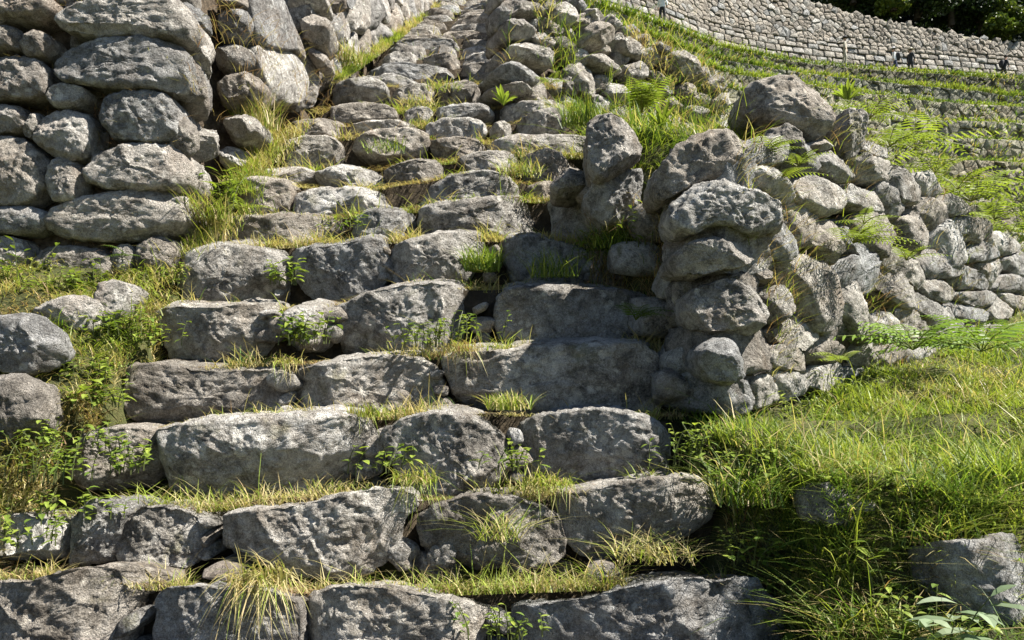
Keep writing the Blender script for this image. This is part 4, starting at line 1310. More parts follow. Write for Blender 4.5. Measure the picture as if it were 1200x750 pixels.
# bank above the right wall and below the upper wall
n = 30000
x = RNG.uniform(0.55, 6.5, n); y = RNG.uniform(3.6, 9.0, n)
ok = (y > wall_y(x) + 0.12) & (x > XR(y) + 0.02) & (y < wall_y(x) + 2.8)
x, y = x[ok], y[ok]
pxx = 600 + x / y * F
zt = EYE + (HOR - np.interp(pxx, [690, 760, 870, 930, 985, 1030, 1100, 1200, 1300], [165, 150, 135, 120, 140, 165, 210, 287, 315])) / F * np.minimum(wall_y(x) + .25, y)
z = np.minimum(ground_z(x, y), zt + 0.28 * np.clip(y - wall_y(x), 0, 3))
b = np.stack([x, y, z - .02], 1)
hh = RNG.gamma(3.5, 0.035, len(b)) + 0.03
link('wall_top_grass', leaf_mesh('wall_top_grass', [blades(b, hh, RNG.uniform(.004, .008, len(b)), RNG.uniform(.3, 1.1, len(b)), cols=((LIME, .45), (STRAW, .2), (GREEN, .35)), patch=patchn(b, 1.2, 27))]),
     label='lush grass on the bank above the right wall', cat='grass', kind='stuff')

# terrace edges
parts = []
for i, C in enumerate(edge_pts):
    m = 8000 if i < 4 else 5000
    tot = along(C, 0)[3]
    s = RNG.uniform(0, tot, m)
    d = np.r_[0, np.cumsum(np.linalg.norm(np.diff(C[:, :2], axis=0), axis=1))]
    back = RNG.gamma(1.1, 0.5, m)
    p = np.stack([np.interp(s, d, C[:, 0]), np.interp(s, d, C[:, 1]) + 0.05 + back, np.full(m, C[0, 2]) - 0.02], 1)
    pxx = 600 + p[:, 0] / p[:, 1] * F
    thick = np.interp(pxx, [700, 850, 950, 1100, 1250], [1.3, 1.0, 0.55, 0.75, 1.0] if i < 2 else [1.1, .9, .5, .45, .5])
    p = p[RNG.uniform(0, 1, m) < thick + 0.2]
    thick = np.interp(600 + p[:, 0] / p[:, 1] * F, [700, 850, 950, 1100, 1250], [1.3, 1.0, 0.55, 0.75, 1.0] if i < 2 else [1.1, .9, .5, .45, .5])
    hh = (RNG.gamma(4, 0.075, len(p)) * thick + 0.05) * (.8 if i < 3 else .55)
    front = RNG.uniform(0, 1, len(p)) < 0.35
    az = np.where(front, RNG.normal(-math.pi / 2, .5, len(p)), RNG.uniform(0, 6.28, len(p)))
    m2 = 1800
    s2 = RNG.uniform(0, tot, m2); u2 = RNG.uniform(0, 1, m2)
    drop_ = C[0, 2] - (TP[i + 1][0] if i + 1 < len(TP) else C[0, 2] - 1.4)
    p2 = np.stack([np.interp(s2, d, C[:, 0]), np.interp(s2, d, C[:, 1]) + .02, C[0, 2] - u2 * drop_], 1)
    p2 = p2[patchn(p2, .9, 51) > .45]
    parts.append(blades(p2, RNG.uniform(.1, .3, len(p2)), RNG.uniform(.03, .06, len(p2)), RNG.uniform(.6, 1.8, len(p2)), az=RNG.normal(-1.57, .6, len(p2)), cols=((GREEN, .4), (LIME, .35), (STRAW, .25))))
    parts.append(blades(p, hh, RNG.uniform(.03, .06, len(p)), np.where(front, RNG.uniform(1, 2.0, len(p)), RNG.uniform(.2, .9, len(p))), az=az, cols=((LIME, .55), (GREEN, .3), (STRAW, .15)), patch=patchn(p, .35, 45)))
link('terrace_grass', leaf_mesh('terrace_grass', parts), label='bright grass fringing the edges of the hillside terraces', cat='grass', kind='stuff')

# ditch tangle bottom right and the verge beside the steps
n = 9000
px = RNG.uniform(790, 1200, n); py = RNG.uniform(455, 760, n)
x = RNG.uniform(0.62, 2.3, n); y = RNG.uniform(1.7, 3.5, n)
ok = (x > XR(y) - 0.06) & ((y < 2.5) | (x < XR(y) + 0.40))
x, y = x[ok], y[ok]
b = np.stack([x, y, ground_z(x, y) - .01], 1)
hh = RNG.gamma(2.4, 0.026, len(b)) + 0.02
link('verge_weeds', leaf_mesh('verge_weeds', [blades(b, hh, RNG.uniform(.003, .007, len(b)), RNG.uniform(.5, 1.6, len(b)), cols=((GREEN, .45), (LIME, .15), (STRAW, .25), (DRY, .15)), patch=patchn(b, 2.4, 47))]),
     label='tangled long grass in the shady ditch at bottom right', cat='grass', kind='stuff')


# ---- single plants
def tuft(px, py, Y, n, h, label, cols=JOINT, hang=False, lean=(.3, 1.2), wid=.004, spread=.05, name='grass_tuft', cat='grass tuft'):
    c = P(px, py, Y)
    if not hang and c[0] > XR(Y) + .02 and Y < wall_y(c[0]):
        c[2] = float(ground_z(c[0], Y)) - 0.01
    rg_ = np.random.default_rng(int(px * 7 + py))
    spread = min(spread, .085)
    b = np.c_[np.clip(rg_.normal(0, spread, n), -1.5 * spread, 1.5 * spread), np.clip(rg_.normal(0, spread * 0.6, n), -spread, spread), np.zeros(n)]
    if hang:
        az = rg_.normal(-math.pi / 2, 0.8, n)
        le = rg_.uniform(lean[0], lean[1], n) * rg_.uniform(.35, .8, n)
        v = blades(b, rg_.uniform(.4, 1.0, n) * h, rg_.uniform(.7, 1.3, n) * wid, le, az=az, curl=rg_.uniform(.8, 4.6, n), cols=cols, rgen=rg_)
    else:
        v = blades(b, rg_.uniform(.4, 1.0, n) * h, rg_.uniform(.7, 1.3, n) * wid, rg_.uniform(lean[0], lean[1], n), cols=cols, rgen=rg_)
    link(name, leaf_mesh(name, [v]), None, c, label, cat, 'grass tufts on and beside the steps')


YG = ((LIME, .5), (STRAW, .4), (GREEN, .1)); ST = ((STRAW, .7), (LIME, .3)); GR = ((GREEN, .5), (LIME, .5))
tuft(302, 684, 2.48, 240, .22, 'big straw-coloured grass tuft hanging over the lowest step', ST, True, (.8, 1.7), .0045, .06)
tuft(488, 566, 2.86, 220, .16, 'green and straw tuft hanging between two stones of the second step', YG, True, (.7, 1.6), .004, .05)
tuft(642, 569, 2.90, 220, .14, 'pale tuft spilling over the second step right of centre', YG, True, (.7, 1.7), .004, .06)
tuft(432, 488, 3.18, 150, .12, 'grass tuft in the joint left of the middle stone, third step', YG, True, (.4, 1.3), .004, .05)
tuft(597, 480, 3.2, 220, .12, 'yellow tuft between the two right stones of the third step', YG, False, (.4, 1.3), .004, .06)
tuft(540, 412, 3.46, 160, .12, 'rusty dry tuft hanging on the fourth step', ((STRAW, .5), (DRY, .3), (LIME, .2)), True, (.8, 1.8), .004, .05)
tuft(338, 426, 3.47, 120, .10, 'dry tuft hanging in the left joint of the fourth step', ST, True, (.8, 1.8), .004, .04)
tuft(565, 318, 4.05, 260, .20, 'bright leafy tuft between stones of the sixth step', GR, False, (.3, 1.1), .006, .06)
tuft(650, 325, 3.95, 160, .22, 'spiky green tuft right of centre on the fifth step', GR, False, (.3, 1.2), .005, .08)
tuft(722, 292, 4.0, 260, .20, 'sunlit grass tuft at the right end of the sixth step', GR, False, (.3, 1.2), .005, .08)
tuft(585, 632, 2.7, 90, .22, 'thin arching grass growing on the lowest step at centre', YG, False, (.8, 1.8), .0035, .05)
tuft(765, 655, 2.62, 220, .16, 'matted straw grass at the right end of the lowest step', ST, False, (.8, 1.7), .0035, .10)
tuft(520, 104, 5.95, 120, .11, 'pale grass patch in the middle of the upper steps', YG, False, (.4, 1.4), .006, .12)
tuft(490, 122, 5.7, 100, .11, 'straw tuft left of the middle of the upper steps', ST, False, (.4, 1.4), .006, .10)
tuft(682, 146, 5.0, 260, .24, 'upright green tuft beside the right end of the upper steps', GR, False, (.2, .8), .006, .10)
tuft(240, 258, 4.25, 240, .24, 'grass tuft at the foot of the left wall corner', YG, False, (.3, 1.2), .005, .10)
tuft(408, 74, 6.7, 200, .24, 'pale fluffy grass against the left wall by the upper steps', ((LIME, .5), (STRAW, .5)), False, (.2, .9), .007, .14)
tuft(300, 150, 5.0, 300, .30, 'tall pale grass at the foot of the second wall pier', ((LIME, .4), (STRAW, .6)), False, (.2, .8), .005, .12)
tuft(450, 176, 5.15, 90, .11, 'green tuft in a gap left of centre, upper steps', GR, False, (.3, 1.2), .005, .10)
tuft(610, 205, 4.7, 200, .14, 'yellow tuft in a gap right of centre, upper steps', YG, False, (.3, 1.2), .005, .09)
tuft(400, 572, 2.86, 40, .10, 'few thin blades on the long stone of the second step', YG, True, (.5, 1.5), .003, .10)
tuft(1165, 555, 2.55, 300, .27, 'tall grass tussock at the right edge of the lawn', ((LIME, .6), (GREEN, .4)), False, (.3, 1.0), .006, .12)
tuft(1090, 605, 2.38, 200, .18, 'leaning grass tussock at the front edge of the lawn', ((LIME, .4), (GREEN, .3), (STRAW, .3)), False, (.4, 1.2), .005, .12)
tuft(880, 470, 3.0, 240, .15, 'thick green tussock at the foot of the near wall end', ((LIME, .5), (GREEN, .5)), False, (.3, 1.0), .005, .14)
tuft(1010, 660, 2.25, 160, .30, 'long arching grass in the ditch at bottom right', ((GREEN, .5), (LIME, .3), (STRAW, .2)), False, (.6, 1.5), .005, .12)
tuft(880, 590, 2.65, 240, .26, 'dark green tuft beside the right end of the second step', ((GREEN, .6), (LIME, .2), (STRAW, .2)), False, (.5, 1.4), .005, .10)


def leaf(c, d, up, L, W, col, fold=0.15, droop=0.3):
    """one pointed leaf: 8 triangles"""
    d = d / np.linalg.norm(d); sd = np.cross(d, up); sd /= np.linalg.norm(sd) + 1e-9
    nn = np.cross(sd, d)
    V = []
    for t, w in ((0, .0), (.25, .75), (.55, 1.0), (.8, .6), (1, 0)):
        m = c + d * L * t - np.array([0, 0, 1]) * droop * L * t * t
        V += [m - sd * W / 2 * w + nn * fold * W * w, m, m + sd * W / 2 * w + nn * fold * W * w]
    T = []
    for k_ in range(4):
        a = 3 * k_
        T += [(a, a + 1, a + 4), (a, a + 4, a + 3), (a + 1, a + 2, a + 5), (a + 1, a + 5, a + 4)]
    return np.array(V), np.array(T), np.tile(col, (15, 1))


def tube(pts, r0, r1, col, sides=5):
    pts = np.asarray(pts); n_ = len(pts)
    V = []; T = []
    for k_, p in enumerate(pts):
        d = pts[min(k_ + 1, n_ - 1)] - pts[max(k_ - 1, 0)]; d = d / (np.linalg.norm(d) + 1e-9)
        a = np.cross(d, (0.3, 0.9, 0.2)); a /= np.linalg.norm(a); b_ = np.cross(d, a)
        r = r0 + (r1 - r0) * k_ / (n_ - 1)
        for j in range(sides):
            t = 2 * math.pi * j / sides
            V.append(p + r * (math.cos(t) * a + math.sin(t) * b_))
    for k_ in range(n_ - 1):
        for j in range(sides):
            a, b_ = k_ * sides + j, k_ * sides + (j + 1) % sides
            T += [(a, b_, b_ + sides), (a, b_ + sides, a + sides)]
    return np.array(V), np.array(T), np.tile(col, (len(V), 1))


def weed(px, py, Y, n_stem, h, L, W, label, col=GREEN, bright=LIME, name='leafy_weed', cat='weed', spread=.07, big=False, group='leafy weeds'):
    """clump of upright leafy stems"""
    rg_ = np.random.default_rng(int(px * 11 + py * 3))
    bp = P(px, py, Y)
    if (bp[0] > XR(Y) + .02 and Y < wall_y(bp[0])) or (bp[0] < XL(Y) and Y < 4.1):
        bp[2] = float(ground_z(bp[0], Y)) - 0.01
    o = empty(name, bp, label, cat, group)
    stems, lv = [], []
    for s_i in range(n_stem):
        b0 = np.array([rg_.normal(0, spread), rg_.normal(0, spread * .5), -0.02])
        az = rg_.uniform(0, 6.28); ln = rg_.uniform(.1, .6); hh_ = h * rg_.uniform(.5, 1)
        pts = [b0 + np.array([math.cos(az) * ln * t * t * hh_, math.sin(az) * ln * t * t * hh_, hh_ * t]) for t in np.linspace(0, 1, 5)]
        stems.append(tube(pts, .003, .0015, np.array([.1, .12, .04]), 4))
        k_n = rg_.integers(4, 8)
        for j in range(k_n):
            t = 0.25 + 0.75 * j / (k_n - 1)
            p = pts[0] + (pts[-1] - pts[0]) * t
            a2 = rg_.uniform(0, 6.28)
            d = np.array([math.cos(a2), math.sin(a2), rg_.uniform(-.1, .7)])
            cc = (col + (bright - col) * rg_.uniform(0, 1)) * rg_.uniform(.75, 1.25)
            lv.append(leaf(p, d, np.array([0, 0, 1.0]), L * rg_.uniform(.6, 1.1), W * rg_.uniform(.7, 1.1), cc, droop=rg_.uniform(.1, .5)))
    for st_ in stems:
        link('stem', leaf_mesh('stem', [st_]), o)
    if big:
        for l_ in lv:
            link('leaf', leaf_mesh('leaf', [l_]), o)
    else:
        link('foliage', leaf_mesh('foliage', lv), o)
    return o


weed(150, 388, 3.62, 16, .14, .055, .028, 'bright leafy clump at the left end of the fifth step', spread=.10)
weed(105, 472, 3.15, 18, .12, .055, .032, 'low bright clover-like clump on the left bank', spread=.10)
weed(180, 400, 3.6, 12, .12, .05, .026, 'dark leafy clump tucked left of the fifth step')
weed(345, 400, 3.62, 14, .16, .07, .030, 'leafy weed between the two left stones of the fifth step')
weed(378, 398, 3.6, 8, .16, .06, .03, 'spindly weed beside the middle stone of the fifth step')
weed(335, 330, 4.05, 8, .15, .07, .035, 'dark broad-leaved weed in the left joint of the sixth step')
weed(495, 402, 3.62, 18, .13, .05, .022, 'spreading weed below the middle stone of the fifth step', spread=.12)
weed(545, 392, 3.6, 12, .14, .05, .02, 'sprawling dark weed right of the middle stone of the fifth step', spread=.10)
weed(148, 548, 3.0, 14, .14, .05, .022, 'weed with small dark leaves under the left stone of the third step')
weed(60, 555, 2.85, 16, .18, .05, .022, 'straggling weed on the left bank beside the third step', spread=.12)
weed(25, 560, 2.75, 10, .20, .05, .022, 'taller straggling weed at the left frame edge')
weed(600, 545, 2.95, 10, .12, .055, .022, 'weed growing between the two right stones of the third step')
weed(432, 548, 3.0, 8, .11, .055, .028, 'star-leaved weed in the dark joint of the third step')
weed(588, 745, 2.40, 14, .14, .035, .016, 'small-leaved weed in the joint of the lowest step')
weed(250, 240, 4.3, 12, .25, .10, .022, 'green shoots at the foot of the left wall')
weed(105, 320, 3.9, 8, .22, .06, .03, 'weed with a tall stalk below the left wall')
weed(20, 300, 3.95, 6, .26, .06, .03, 'weed in front of the left wall at the frame edge')
weed(405, 265, 4.45, 8, .10, .06, .02, 'small weed beside the flat slab, seventh step')
weed(690, 300, 4.0, 10, .16, .06, .018, 'weed in shade at the right end of the sixth step')
weed(755, 285, 3.8, 8, .30, .07, .022, 'tall weed growing from the dark gap beside the wall')
weed(808, 540, 2.95, 14, .18, .05, .018, 'dark weeds right of the third step')
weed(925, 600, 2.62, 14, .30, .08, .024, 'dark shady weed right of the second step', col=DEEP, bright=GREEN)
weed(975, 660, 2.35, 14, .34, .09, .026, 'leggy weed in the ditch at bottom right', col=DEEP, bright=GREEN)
weed(1060, 640, 2.3, 14, .30, .07, .03, 'sunlit weed in front of the lawn edge')
weed(1000, 735, 2.2, 12, .26, .07, .03, 'low weed at the bottom edge, ditch')
weed(1110, 735, 2.05, 4, .22, .13, .045, 'plant with large pale lance-shaped leaves before the corner boulder', col=np.array([.16, .22, .12]), bright=np.array([.3, .36, .24]), big=True, spread=.04)
weed(110, 215, 4.02, 5, .14, .04, .02, 'tiny pale weed growing on the left wall')
weed(40, 222, 4.02, 5, .13, .04, .02, 'pale-leaved weed on the left wall near the frame edge', col=LIME, bright=np.array([.35, .36, .14]))
weed(985, 355, 3.78, 8, .16, .05, .02, 'weed growing out of the right wall face low down', col=LIME)
weed(940, 300, 3.45, 8, .20, .06, .016, 'green shoots on the right wall behind its end', col=LIME)
weed(1090, 280, 4.75, 8, .18, .06, .03, 'small leafy weed high on the receding wall face', col=LIME)


for k_, (px, py, Y, n_, h, lab) in enumerate(((35, 520, 2.95, 14, .12, 'low weeds under the lower boulder on the left bank'), (110, 440, 3.35, 14, .10, 'low green weeds between the bank boulders and the fourth step'),
                                 (75, 415, 3.4, 10, .10, 'weeds right of the upper bank boulder'), (100, 600, 2.75, 16, .10, 'weeds in the grass left of the second step'),
                                 (25, 630, 2.62, 12, .12, 'weeds at the left frame edge above the lowest step'), (120, 520, 3.0, 10, .10, 'weeds left of the third step'),
                                 (55, 345, 3.85, 12, .12, 'weeds above the flat stone below the left wall'), (190, 330, 4.05, 12, .12, 'weeds left of the sixth step'),
                                 (850, 560, 2.7, 14, .14, 'weeds where the verge meets the second step'), (830, 495, 3.05, 12, .14, 'weeds on the verge right of the fourth step'),
                                 (930, 520, 2.8, 14, .10, 'broad-leaved weeds in the lawn near the steps'), (1010, 560, 2.5, 14, .10, 'broad-leaved weeds at the front edge of the lawn'),
                                 (1060, 500, 2.85, 12, .10, 'broad-leaved weeds in the middle of the lawn'), (980, 470, 3.2, 12, .12, 'broad-leaved weeds at the back of the lawn'),
                                 (885, 655, 2.62, 14, .12, 'weeds beside the right end of the lowest step'), (990, 700, 2.25, 14, .18, 'weeds below the ditch edge, bottom right of the steps'),
                                 (1050, 700, 2.15, 12, .18, 'weeds left of the corner boulder'))):
    weed(px, py, Y, n_, h, .045, .022, lab, spread=.09, bright=LIME * 1.1)


def rosette(px, py, Y, n, L, W, label, col=LIME):
    o = empty('leafy_plant', P(px, py, Y), label, 'plant', 'rosette plants')
    rg_ = np.random.default_rng(int(px + py * 5))
    for k_ in range(n):
        a = 6.28 * k_ / n + rg_.uniform(-.3, .3)
        d = np.array([math.cos(a) * .6, math.sin(a) * .6, rg_.uniform(.5, 1.3)])
        link('leaf', leaf_mesh('leaf', [leaf(np.zeros(3), d, np.array([0, 0, 1.0]), L * rg_.uniform(.7, 1.1), W, (col + (GREEN - col) * rg_.uniform(0, .6)) * rg_.uniform(.8, 1.3), droop=rg_.uniform(.1, .5))]), o)


rosette(590, 124, 5.55, 14, .17, .035, 'bright green rosette plant on the upper steps')
rosette(775, 150, 4.05, 16, .17, .028, 'bright long-leaved plant above the upright stone of the right wall')
rosette(993, 120, 4.3, 22, .17, .024, 'bright long-leaved plant behind the topmost boulder')


def fern(px, py, Y, n, L, label, col=LIME, face=None, arch=0.95, wid=0.26):
    n = int(n * 1.5)
    o = empty('fern', P(px, py, Y), label, 'fern', 'ferns')
    rg_ = np.random.default_rng(int(px * 3 + py))
    for k_ in range(n):
        a = rg_.uniform(0, 6.28) if face is None else rg_.normal(face, .7)
        Lf = L * rg_.uniform(.65, 1.05)
        d = np.array([math.cos(a), math.sin(a), 0])
        ts = np.linspace(0, 1, 15)
        el = rg_.uniform(.45, 1.2)
        pts = np.array([d * Lf * (math.cos(el) * t + .35 * t * t) + np.array([0, 0, Lf * (math.sin(el) * t - arch * .62 * t * t)]) for t in ts])
        cc = (col + (GREEN - col) * rg_.uniform(0, .5)) * rg_.uniform(.85, 1.25)
        pr = [tube(pts[::3], .0028, .001, cc * np.array([.9, .75, .8]), 4)]
        sd = np.cross(d, (0, 0, 1.0))
        V = []; T = []; o_ = 0
        for j in range(2, 15):
            t = ts[j]
            pl = Lf * wid * (math.sin(math.pi * min(1, (t * .92 + .12)) ** .8) ** .8 * .95 + .03) * (1 - .3 * t)
            tg = pts[j] - pts[j - 1]; tg /= np.linalg.norm(tg)
            for sgn in (-1, 1):
                dr = sd * sgn * .9 + tg * .42 + np.array([0, 0, -.12]); dr /= np.linalg.norm(dr)
                nn = np.cross(dr, np.cross(tg, dr)); nn /= np.linalg.norm(nn) + 1e-9
                w_ = Lf / 15 * .36
                b0 = pts[j]; dz = np.array([0, 0, -1.0])
                m1 = b0 + dr * pl * .35 + dz * .03 * pl; m2_ = b0 + dr * pl * .7 + dz * .10 * pl; tp = b0 + dr * pl + dz * .2 * pl
                V += [b0, m1 + nn * w_ * .6, m1 - nn * w_ * .6, m2_ + nn * w_ * .45, m2_ - nn * w_ * .45, tp]
                T += [(o_, o_ + 1, o_ + 2), (o_ + 1, o_ + 3, o_ + 4), (o_ + 1, o_ + 4, o_ + 2), (o_ + 3, o_ + 5, o_ + 4)]
                o_ += 6
        pr.append((np.array(V), np.array(T), np.tile(cc, (len(V), 1)) * rg_.uniform(.8, 1.2, (len(V), 1))))
        link('frond', leaf_mesh('frond', pr), o)


fern(752, 132, 4.7, 11, .42, 'bright fern clump on the bank above the steps', face=-1.57)
fern(895, 182, 3.45, 6, .22, 'dark-stalked fern fronds under the topmost boulder', face=-.9)
fern(915, 210, 3.4, 4, .20, 'small fern between boulders of the right wall', face=-1.0)
fern(1000, 285, 3.75, 8, .32, 'fern hanging on the bright stones of the right wall', face=-1.2)
fern(1072, 176, 4.9, 10, .50, 'bright fern on top of the right wall, left of two')
fern(1138, 236, 5.4, 12, .66, 'large yellow-green fern arching on top of the right wall')
fern(1185, 272, 6.2, 9, .5, 'fern at the right frame edge on top of the right wall')
fern(1042, 172, 4.5, 8, .34, 'fern beside the dark block on top of the right wall')
fern(1070, 410, 3.9, 10, .56, 'big lacy fern in the grass at the foot of the right wall', col=np.array([.17, .26, .045]))
fern(1150, 412, 4.0, 10, .60, 'lacy fern at the foot of the right wall, nearest the right frame edge', col=np.array([.15, .23, .045]))
for px, py, Y, n_, L_, lab in ((1018, 140, 4.2, 6, .30, 'fern right behind the topmost boulder'), (1095, 203, 5.0, 7, .40, 'fern on the wall top between two larger ferns'), (1122, 222, 5.2, 6, .38, 'drooping fern just left of the largest wall-top fern'),
                               (1165, 258, 5.8, 8, .45, 'fern just right of the largest wall-top fern'), (1012, 262, 3.85, 5, .24, 'fern growing from the upper face of the right wall'), (1062, 305, 4.35, 5, .24, 'fern in a joint halfway along the right wall face'), (935, 195, 3.5, 5, .22, 'fern below the mossy boulder of the right wall')):
    fern(px, py, Y, n_, L_, lab)
fern(985, 425, 3.6, 4, .24, 'small fern at the foot of the right wall')
fern(283, 244, 4.5, 5, .20, 'small upright fern at the foot of the left wall', col=LIME)
fern(148, 300, 4.0, 3, .16, 'tiny fern at the base of the left wall', col=GREEN)
fern(645, 98, 6.0, 4, .20, 'small fern at the foot of the upper right wall')
fern(745, 375, 3.55, 4, .26, 'dark fern drooping in the shaded gap', col=GREEN, face=-1.9)
fern(1050, 205, 4.6, 5, .25, 'fern fronds sprouting below the wall top on the right')


# ------------------------------------------------------------------ trees on the hill
def tree(px, py, Y, height, crown_r, label, col, col2, n_leaf=9000, low=0.15, size=.27):
    c = P(px, py, Y)
    base = np.array([c[0], c[1], float(ground_z(c[0], c[1])) - 0.2])
    base[2] = max(base[2], c[2] - 0.5)
    o = empty('tree', base, label, 'tree', 'dark trees above the tall back wall')
    rg_ = np.random.default_rng(int(px * 5 + Y))
    tips = []
    parts_ = [tube([np.array([rg_.uniform(-.1, .1) * t, rg_.uniform(-.1, .1) * t, height * .75 * t]) for t in np.linspace(0, 1, 6)], .22, .07, np.array([.05, .04, .03]), 7)]
    for k_ in range(16):
        t0 = rg_.uniform(low, .7); a = rg_.uniform(0, 6.28)
        r_ = crown_r * rg_.uniform(.45, 1.0) * (1 - .45 * t0)
        p0 = np.array([0, 0, height * t0]); p1 = p0 + np.array([math.cos(a) * r_, math.sin(a) * r_, height * rg_.uniform(.05, .28)])
        parts_.append(tube([p0, .5 * (p0 + p1) + np.array([0, 0, .15]), p1], .07, .02, np.array([.05, .04, .03]), 5))
        tips.append((p1, rg_.uniform(.5, 1.1) * crown_r * .42)); tips.append((.5 * (p0 + p1), .3 * crown_r))
    v, t, cc = join(parts_)
    link('trunk', mesh_np('trunk', v, t, None, True, [M_BARK]), o)
    tips.append((np.array([0, 0, height * .85]), crown_r * .5))
    for k_ in range(9):
        a = rg_.uniform(0, 6.28); r_ = crown_r * rg_.uniform(.1, .9)
        tips.append((np.array([math.cos(a) * r_, math.sin(a) * r_, rg_.uniform(.1, .3) * height]), crown_r * rg_.uniform(.3, .45)))
    ctr = []; sc = []
    for p, r_ in tips:
        m = int(n_leaf / len(tips))
        q_ = rg_.normal(size=(m, 3)); q_ /= np.linalg.norm(q_, axis=1, keepdims=True)
        q_ *= (rg_.uniform(.25, 1, (m, 1)) ** .5) * r_ * np.array([1, 1, .75])
        ctr.append(p + q_); sc.append(np.full(m, rg_.uniform(.7, 1.3)))
    ctr = np.vstack(ctr); sc = np.concatenate(sc)
    m = len(ctr)
    a = rg_.normal(size=(m, 3)); a /= np.linalg.norm(a, axis=1, keepdims=True)
    b_ = np.cross(a, rg_.normal(size=(m, 3))); b_ /= np.linalg.norm(b_, axis=1, keepdims=True)
    L_ = size * rg_.uniform(.5, 1.2, (m, 1))
    V = np.stack([ctr - a * L_ * .5, ctr + b_ * L_ * .3, ctr + a * L_ * .5, ctr - b_ * L_ * .3], 1).reshape(-1, 3)
    idx_ = np.arange(m)[:, None] * 4
    T = np.vstack([idx_ + np.array([0, 1, 2]), idx_ + np.array([0, 2, 3])])
    cc = (col + (col2 - col) * rg_.uniform(0, 1, (m, 1)) ** 2) * rg_.uniform(.6, 1.3, (m, 1)) * sc[:, None]
    link('crown', mesh_np('crown', V, T, None, False, [M_TREELEAF], None, np.repeat(cc, 4, 0)), o)


DK = np.array([.018, .034, .012]); DK2 = np.array([.05, .085, .025])
for px, py, Y, h, r_, lab, c1, c2 in ((1030, 6, 50, 4.2, 2.0, 'dark tree above the back wall, leftmost in view', DK, DK2), (1075, 14, 50.5, 5.0, 2.6, 'dark broad tree above the back wall, second from the left', DK, DK2),
                                      (1115, 22, 51, 5.5, 2.6, 'dark tree above the middle of the tree line', DK, DK2), (1150, 32, 51.5, 6, 2.7, 'darkest tree above the right part of the back wall', DK * .8, DK2 * .8),
                                      (1178, 34, 49.6, 2.4, 1.3, 'bright green bush on top of the back wall near the right edge', GREEN * .6, LIME * .7), (1205, 36, 52, 6, 2.8, 'dark tree at the right frame edge', DK, DK2),
                                      (1250, 40, 53, 6.5, 3, 'dark tree beyond the right frame edge', DK, DK2), (1047, 4, 48.8, 1.5, 1.1, 'small bright bush on top of the back wall at the left of the trees', GREEN * .7, LIME * .8),
                                      (1000, -4, 50, 3.5, 2, 'low dark tree at the left end of the tree line', DK, DK2), (1095, 0, 56, 7, 3.2, 'dark tree standing behind the tree line', DK, DK2), (1165, 5, 57, 8, 3.4, 'tall dark tree standing behind, right', DK, DK2)):
    tree(px, py, Y, h, r_, lab, c1, c2, low=0.02)
for px, Y, lab in ((985, 63, 'far dark tree in the back row, leftmost'), (1030, 66, 'far dark tree in the back row, second from left'), (1080, 64, 'far dark tree in the back row, third from left'), (1130, 66, 'far dark tree in the back row, third from right'), (1180, 64, 'far dark tree in the back row, second from right'), (1225, 66, 'far dark tree in the back row, rightmost')):
    tree(px, 8, Y, 9, 4.2, lab, DK, DK2, n_leaf=7000, low=0.02, size=.5)


# ------------------------------------------------------------------ people on the terrace
def flat(name, c, rough=.8):
    m, nt, out = nodes_of(name)
    geo = nt.nodes.new('ShaderNodeNewGeometry')
    nz = noise(nt, geo.outputs['Position'], 9, 4)
    cc = ramp(nt, nz, [(.3, tuple(.75 * a for a in c)), (.7, tuple(min(1, 1.2 * a) for a in c))])
    bs_ = nt.nodes.new('ShaderNodeBsdfPrincipled'); bs_.inputs['Roughness'].default_value = rough
    nt.links.new(cc, bs_.inputs['Base Color']); nt.links.new(bs_.outputs[0], out.inputs[0])
    return m


SKIN = flat('skin', (.45, .28, .2)); WHITE = flat('white_cloth', (.75, .75, .75)); BLACK = flat('black_cloth', (.02, .02, .025)); BEIGE = flat('beige_cloth', (.42, .38, .3)); NAVY = flat('navy_cloth', (.03, .04, .1)); GREY = flat('grey_cloth', (.35, .35, .36)); HAIRM = flat('hair', (.03, .022, .018))


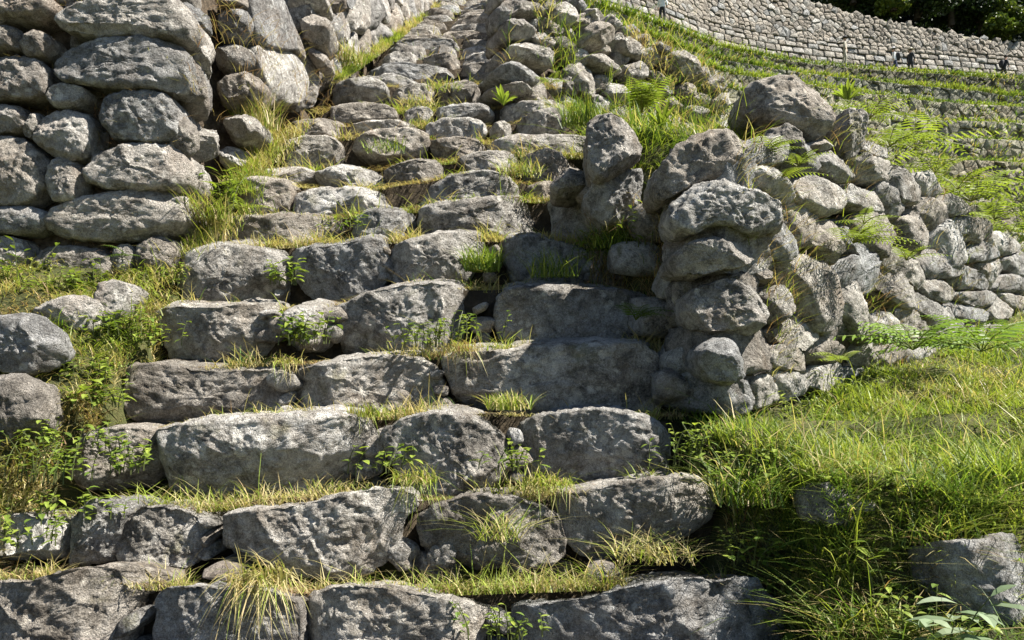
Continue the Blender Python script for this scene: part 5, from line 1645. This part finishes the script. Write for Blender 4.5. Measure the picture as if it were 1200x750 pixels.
def person(px, back_off, shirt, trousers, label, yaw=0.0, stride=.12, bend=0.0, arm=(0.1, 0.1), hat=None, pack=None, short=False):
    C = contour(0)
    pxs = 600 + C[:, 0] / C[:, 1] * F
    Y = float(np.interp(px, pxs, C[:, 1])) + back_off
    base = ((px - 600) / F * Y, Y, 18.92)
    V = [(0, 0, .95), (0, -.02 - bend * .2, 1.15), (0, -bend * .5, 1.38), (0, -bend * .6, 1.48), (0, -bend * .75, 1.55), (0, -bend * .8 - .01, 1.64), (0, -bend * .8, 1.72),
         (-.17, -bend * .5, 1.40), (-.24, -bend * .5 - arm[0] * .3, 1.14), (-.24, -bend * .5 - arm[0], .90), (.17, -bend * .5, 1.40), (.24, -bend * .5 - arm[1] * .3, 1.14), (.24, -bend * .5 - arm[1], .90),
         (-.09, 0, .90), (-.10, -stride * .6, .50), (-.10, -stride * .6 + .05, .08), (-.10, -stride * .6 - .12, .04), (.09, 0, .90), (.10, stride * .5, .50), (.10, stride + .04, .08), (.10, stride - .12, .04)]
    E = [(0, 1), (1, 2), (2, 3), (3, 4), (4, 5), (5, 6), (2, 7), (7, 8), (8, 9), (2, 10), (10, 11), (11, 12), (0, 13), (13, 14), (14, 15), (15, 16), (0, 17), (17, 18), (18, 19), (19, 20)]
    rad = [(.15, .11), (.14, .10), (.17, .11), (.06, .06), (.075, .08), (.085, .10), (.06, .07), (.06, .06), (.048, .048), (.035, .035), (.06, .06), (.048, .048), (.035, .035), (.09, .09), (.065, .065), (.045, .05), (.045, .035), (.09, .09), (.065, .065), (.045, .05), (.045, .035)]
    me = bpy.data.meshes.new('person_skeleton'); me.from_pydata(V, E, [])
    o = bpy.data.objects.new('person_skeleton', me); COL.objects.link(o)
    sk = o.modifiers.new('skin', 'SKIN'); sk.use_smooth_shade = True
    for v_, r_ in zip(me.skin_vertices[0].data, rad): v_.radius = r_
    me.skin_vertices[0].data[0].use_root = True
    ss = o.modifiers.new('sub', 'SUBSURF'); ss.levels = 2
    dg = bpy.context.evaluated_depsgraph_get()
    bm_ = bpy.data.meshes.new_from_object(o.evaluated_get(dg))
    bpy.data.objects.remove(o)
    bm_.name = 'body'
    for m in (SKIN, shirt, trousers, BLACK): bm_.materials.append(m)
    for p in bm_.polygons:
        c = p.center
        p.use_smooth = True
        armz = abs(c.x) > .19
        p.material_index = 3 if c.z < .1 else 0 if c.z > 1.47 or (armz and c.z < 1.02) or (short and c.z < .5 and not armz) else 1 if (c.z > .95 or armz) else 2
    e = empty('person', base, label, 'person', 'visitors on the uppermost terrace')
    e.rotation_euler = (0, 0, yaw)
    b_ = link('body', bm_, e)
    hd = (0, -bend * .8 - .01, 1.66)
    v, f = rock_data(1, 3, boxy=2.2, cuts=0, amp=0.02)
    h_ = link('hair', mesh_np('hair', v * np.array([.20, .22, .2]) + np.array([0, .015, .045]), f, None, True, [HAIRM]), e, hd)
    if hat is not None:
        ring = [(0.0, .17), (.07, .165), (.10, .13), (.115, .06), (.20, .045), (.215, .03), (.115, .04), (.0, .05)]
        vv = [(r_ * math.cos(2 * math.pi * j / 16), r_ * math.sin(2 * math.pi * j / 16), z_) for r_, z_ in ring for j in range(16)]
        qq = [(a * 16 + j, a * 16 + (j + 1) % 16, (a + 1) * 16 + (j + 1) % 16, (a + 1) * 16 + j) for a in range(7) for j in range(16)]
        link('hat', mesh_np('hat', vv, None, qq, True, [hat]), e, hd)
    if pack is not None:
        v, f = rock_data(5, 3, boxy=4, cuts=2, amp=0.03)
        pk = link('backpack', mesh_np('backpack', v * np.array([.34, .22, .5]), f, None, True, [pack]), None)
        pk['label'] = 'dark backpack worn by the ' + label; pk['category'] = 'backpack'; pk['group'] = 'backpacks'
        ca, sa = math.cos(yaw), math.sin(yaw)
        lx_, ly_ = 0, .2 - bend * .3
        pk.location = (base[0] + ca * lx_ - sa * ly_, base[1] + sa * lx_ + ca * ly_, base[2] + 1.2)
        pk.rotation_euler = (bend * .6, 0, yaw)


person(776, .35, WHITE, BLACK, 'person in white shirt and black trousers', yaw=2.6, stride=.1)
person(990, .3, BEIGE, BEIGE, 'person in beige clothes with a dark hat', yaw=1.0, stride=.15, hat=BLACK)
person(1049, 1.25, WHITE, NAVY, 'person in white top and blue shorts', yaw=-1.9, stride=.12, bend=.12, hat=GREY, pack=BLACK, short=True)
person(1067, 1.2, BLACK, BLACK, 'person in black with a pale hat', yaw=2.0, stride=.1, hat=BEIGE)
person(1176, 1.2, BLACK, BLACK, 'person all in black, rightmost', yaw=1.7, stride=.2, bend=.2, pack=BLACK)
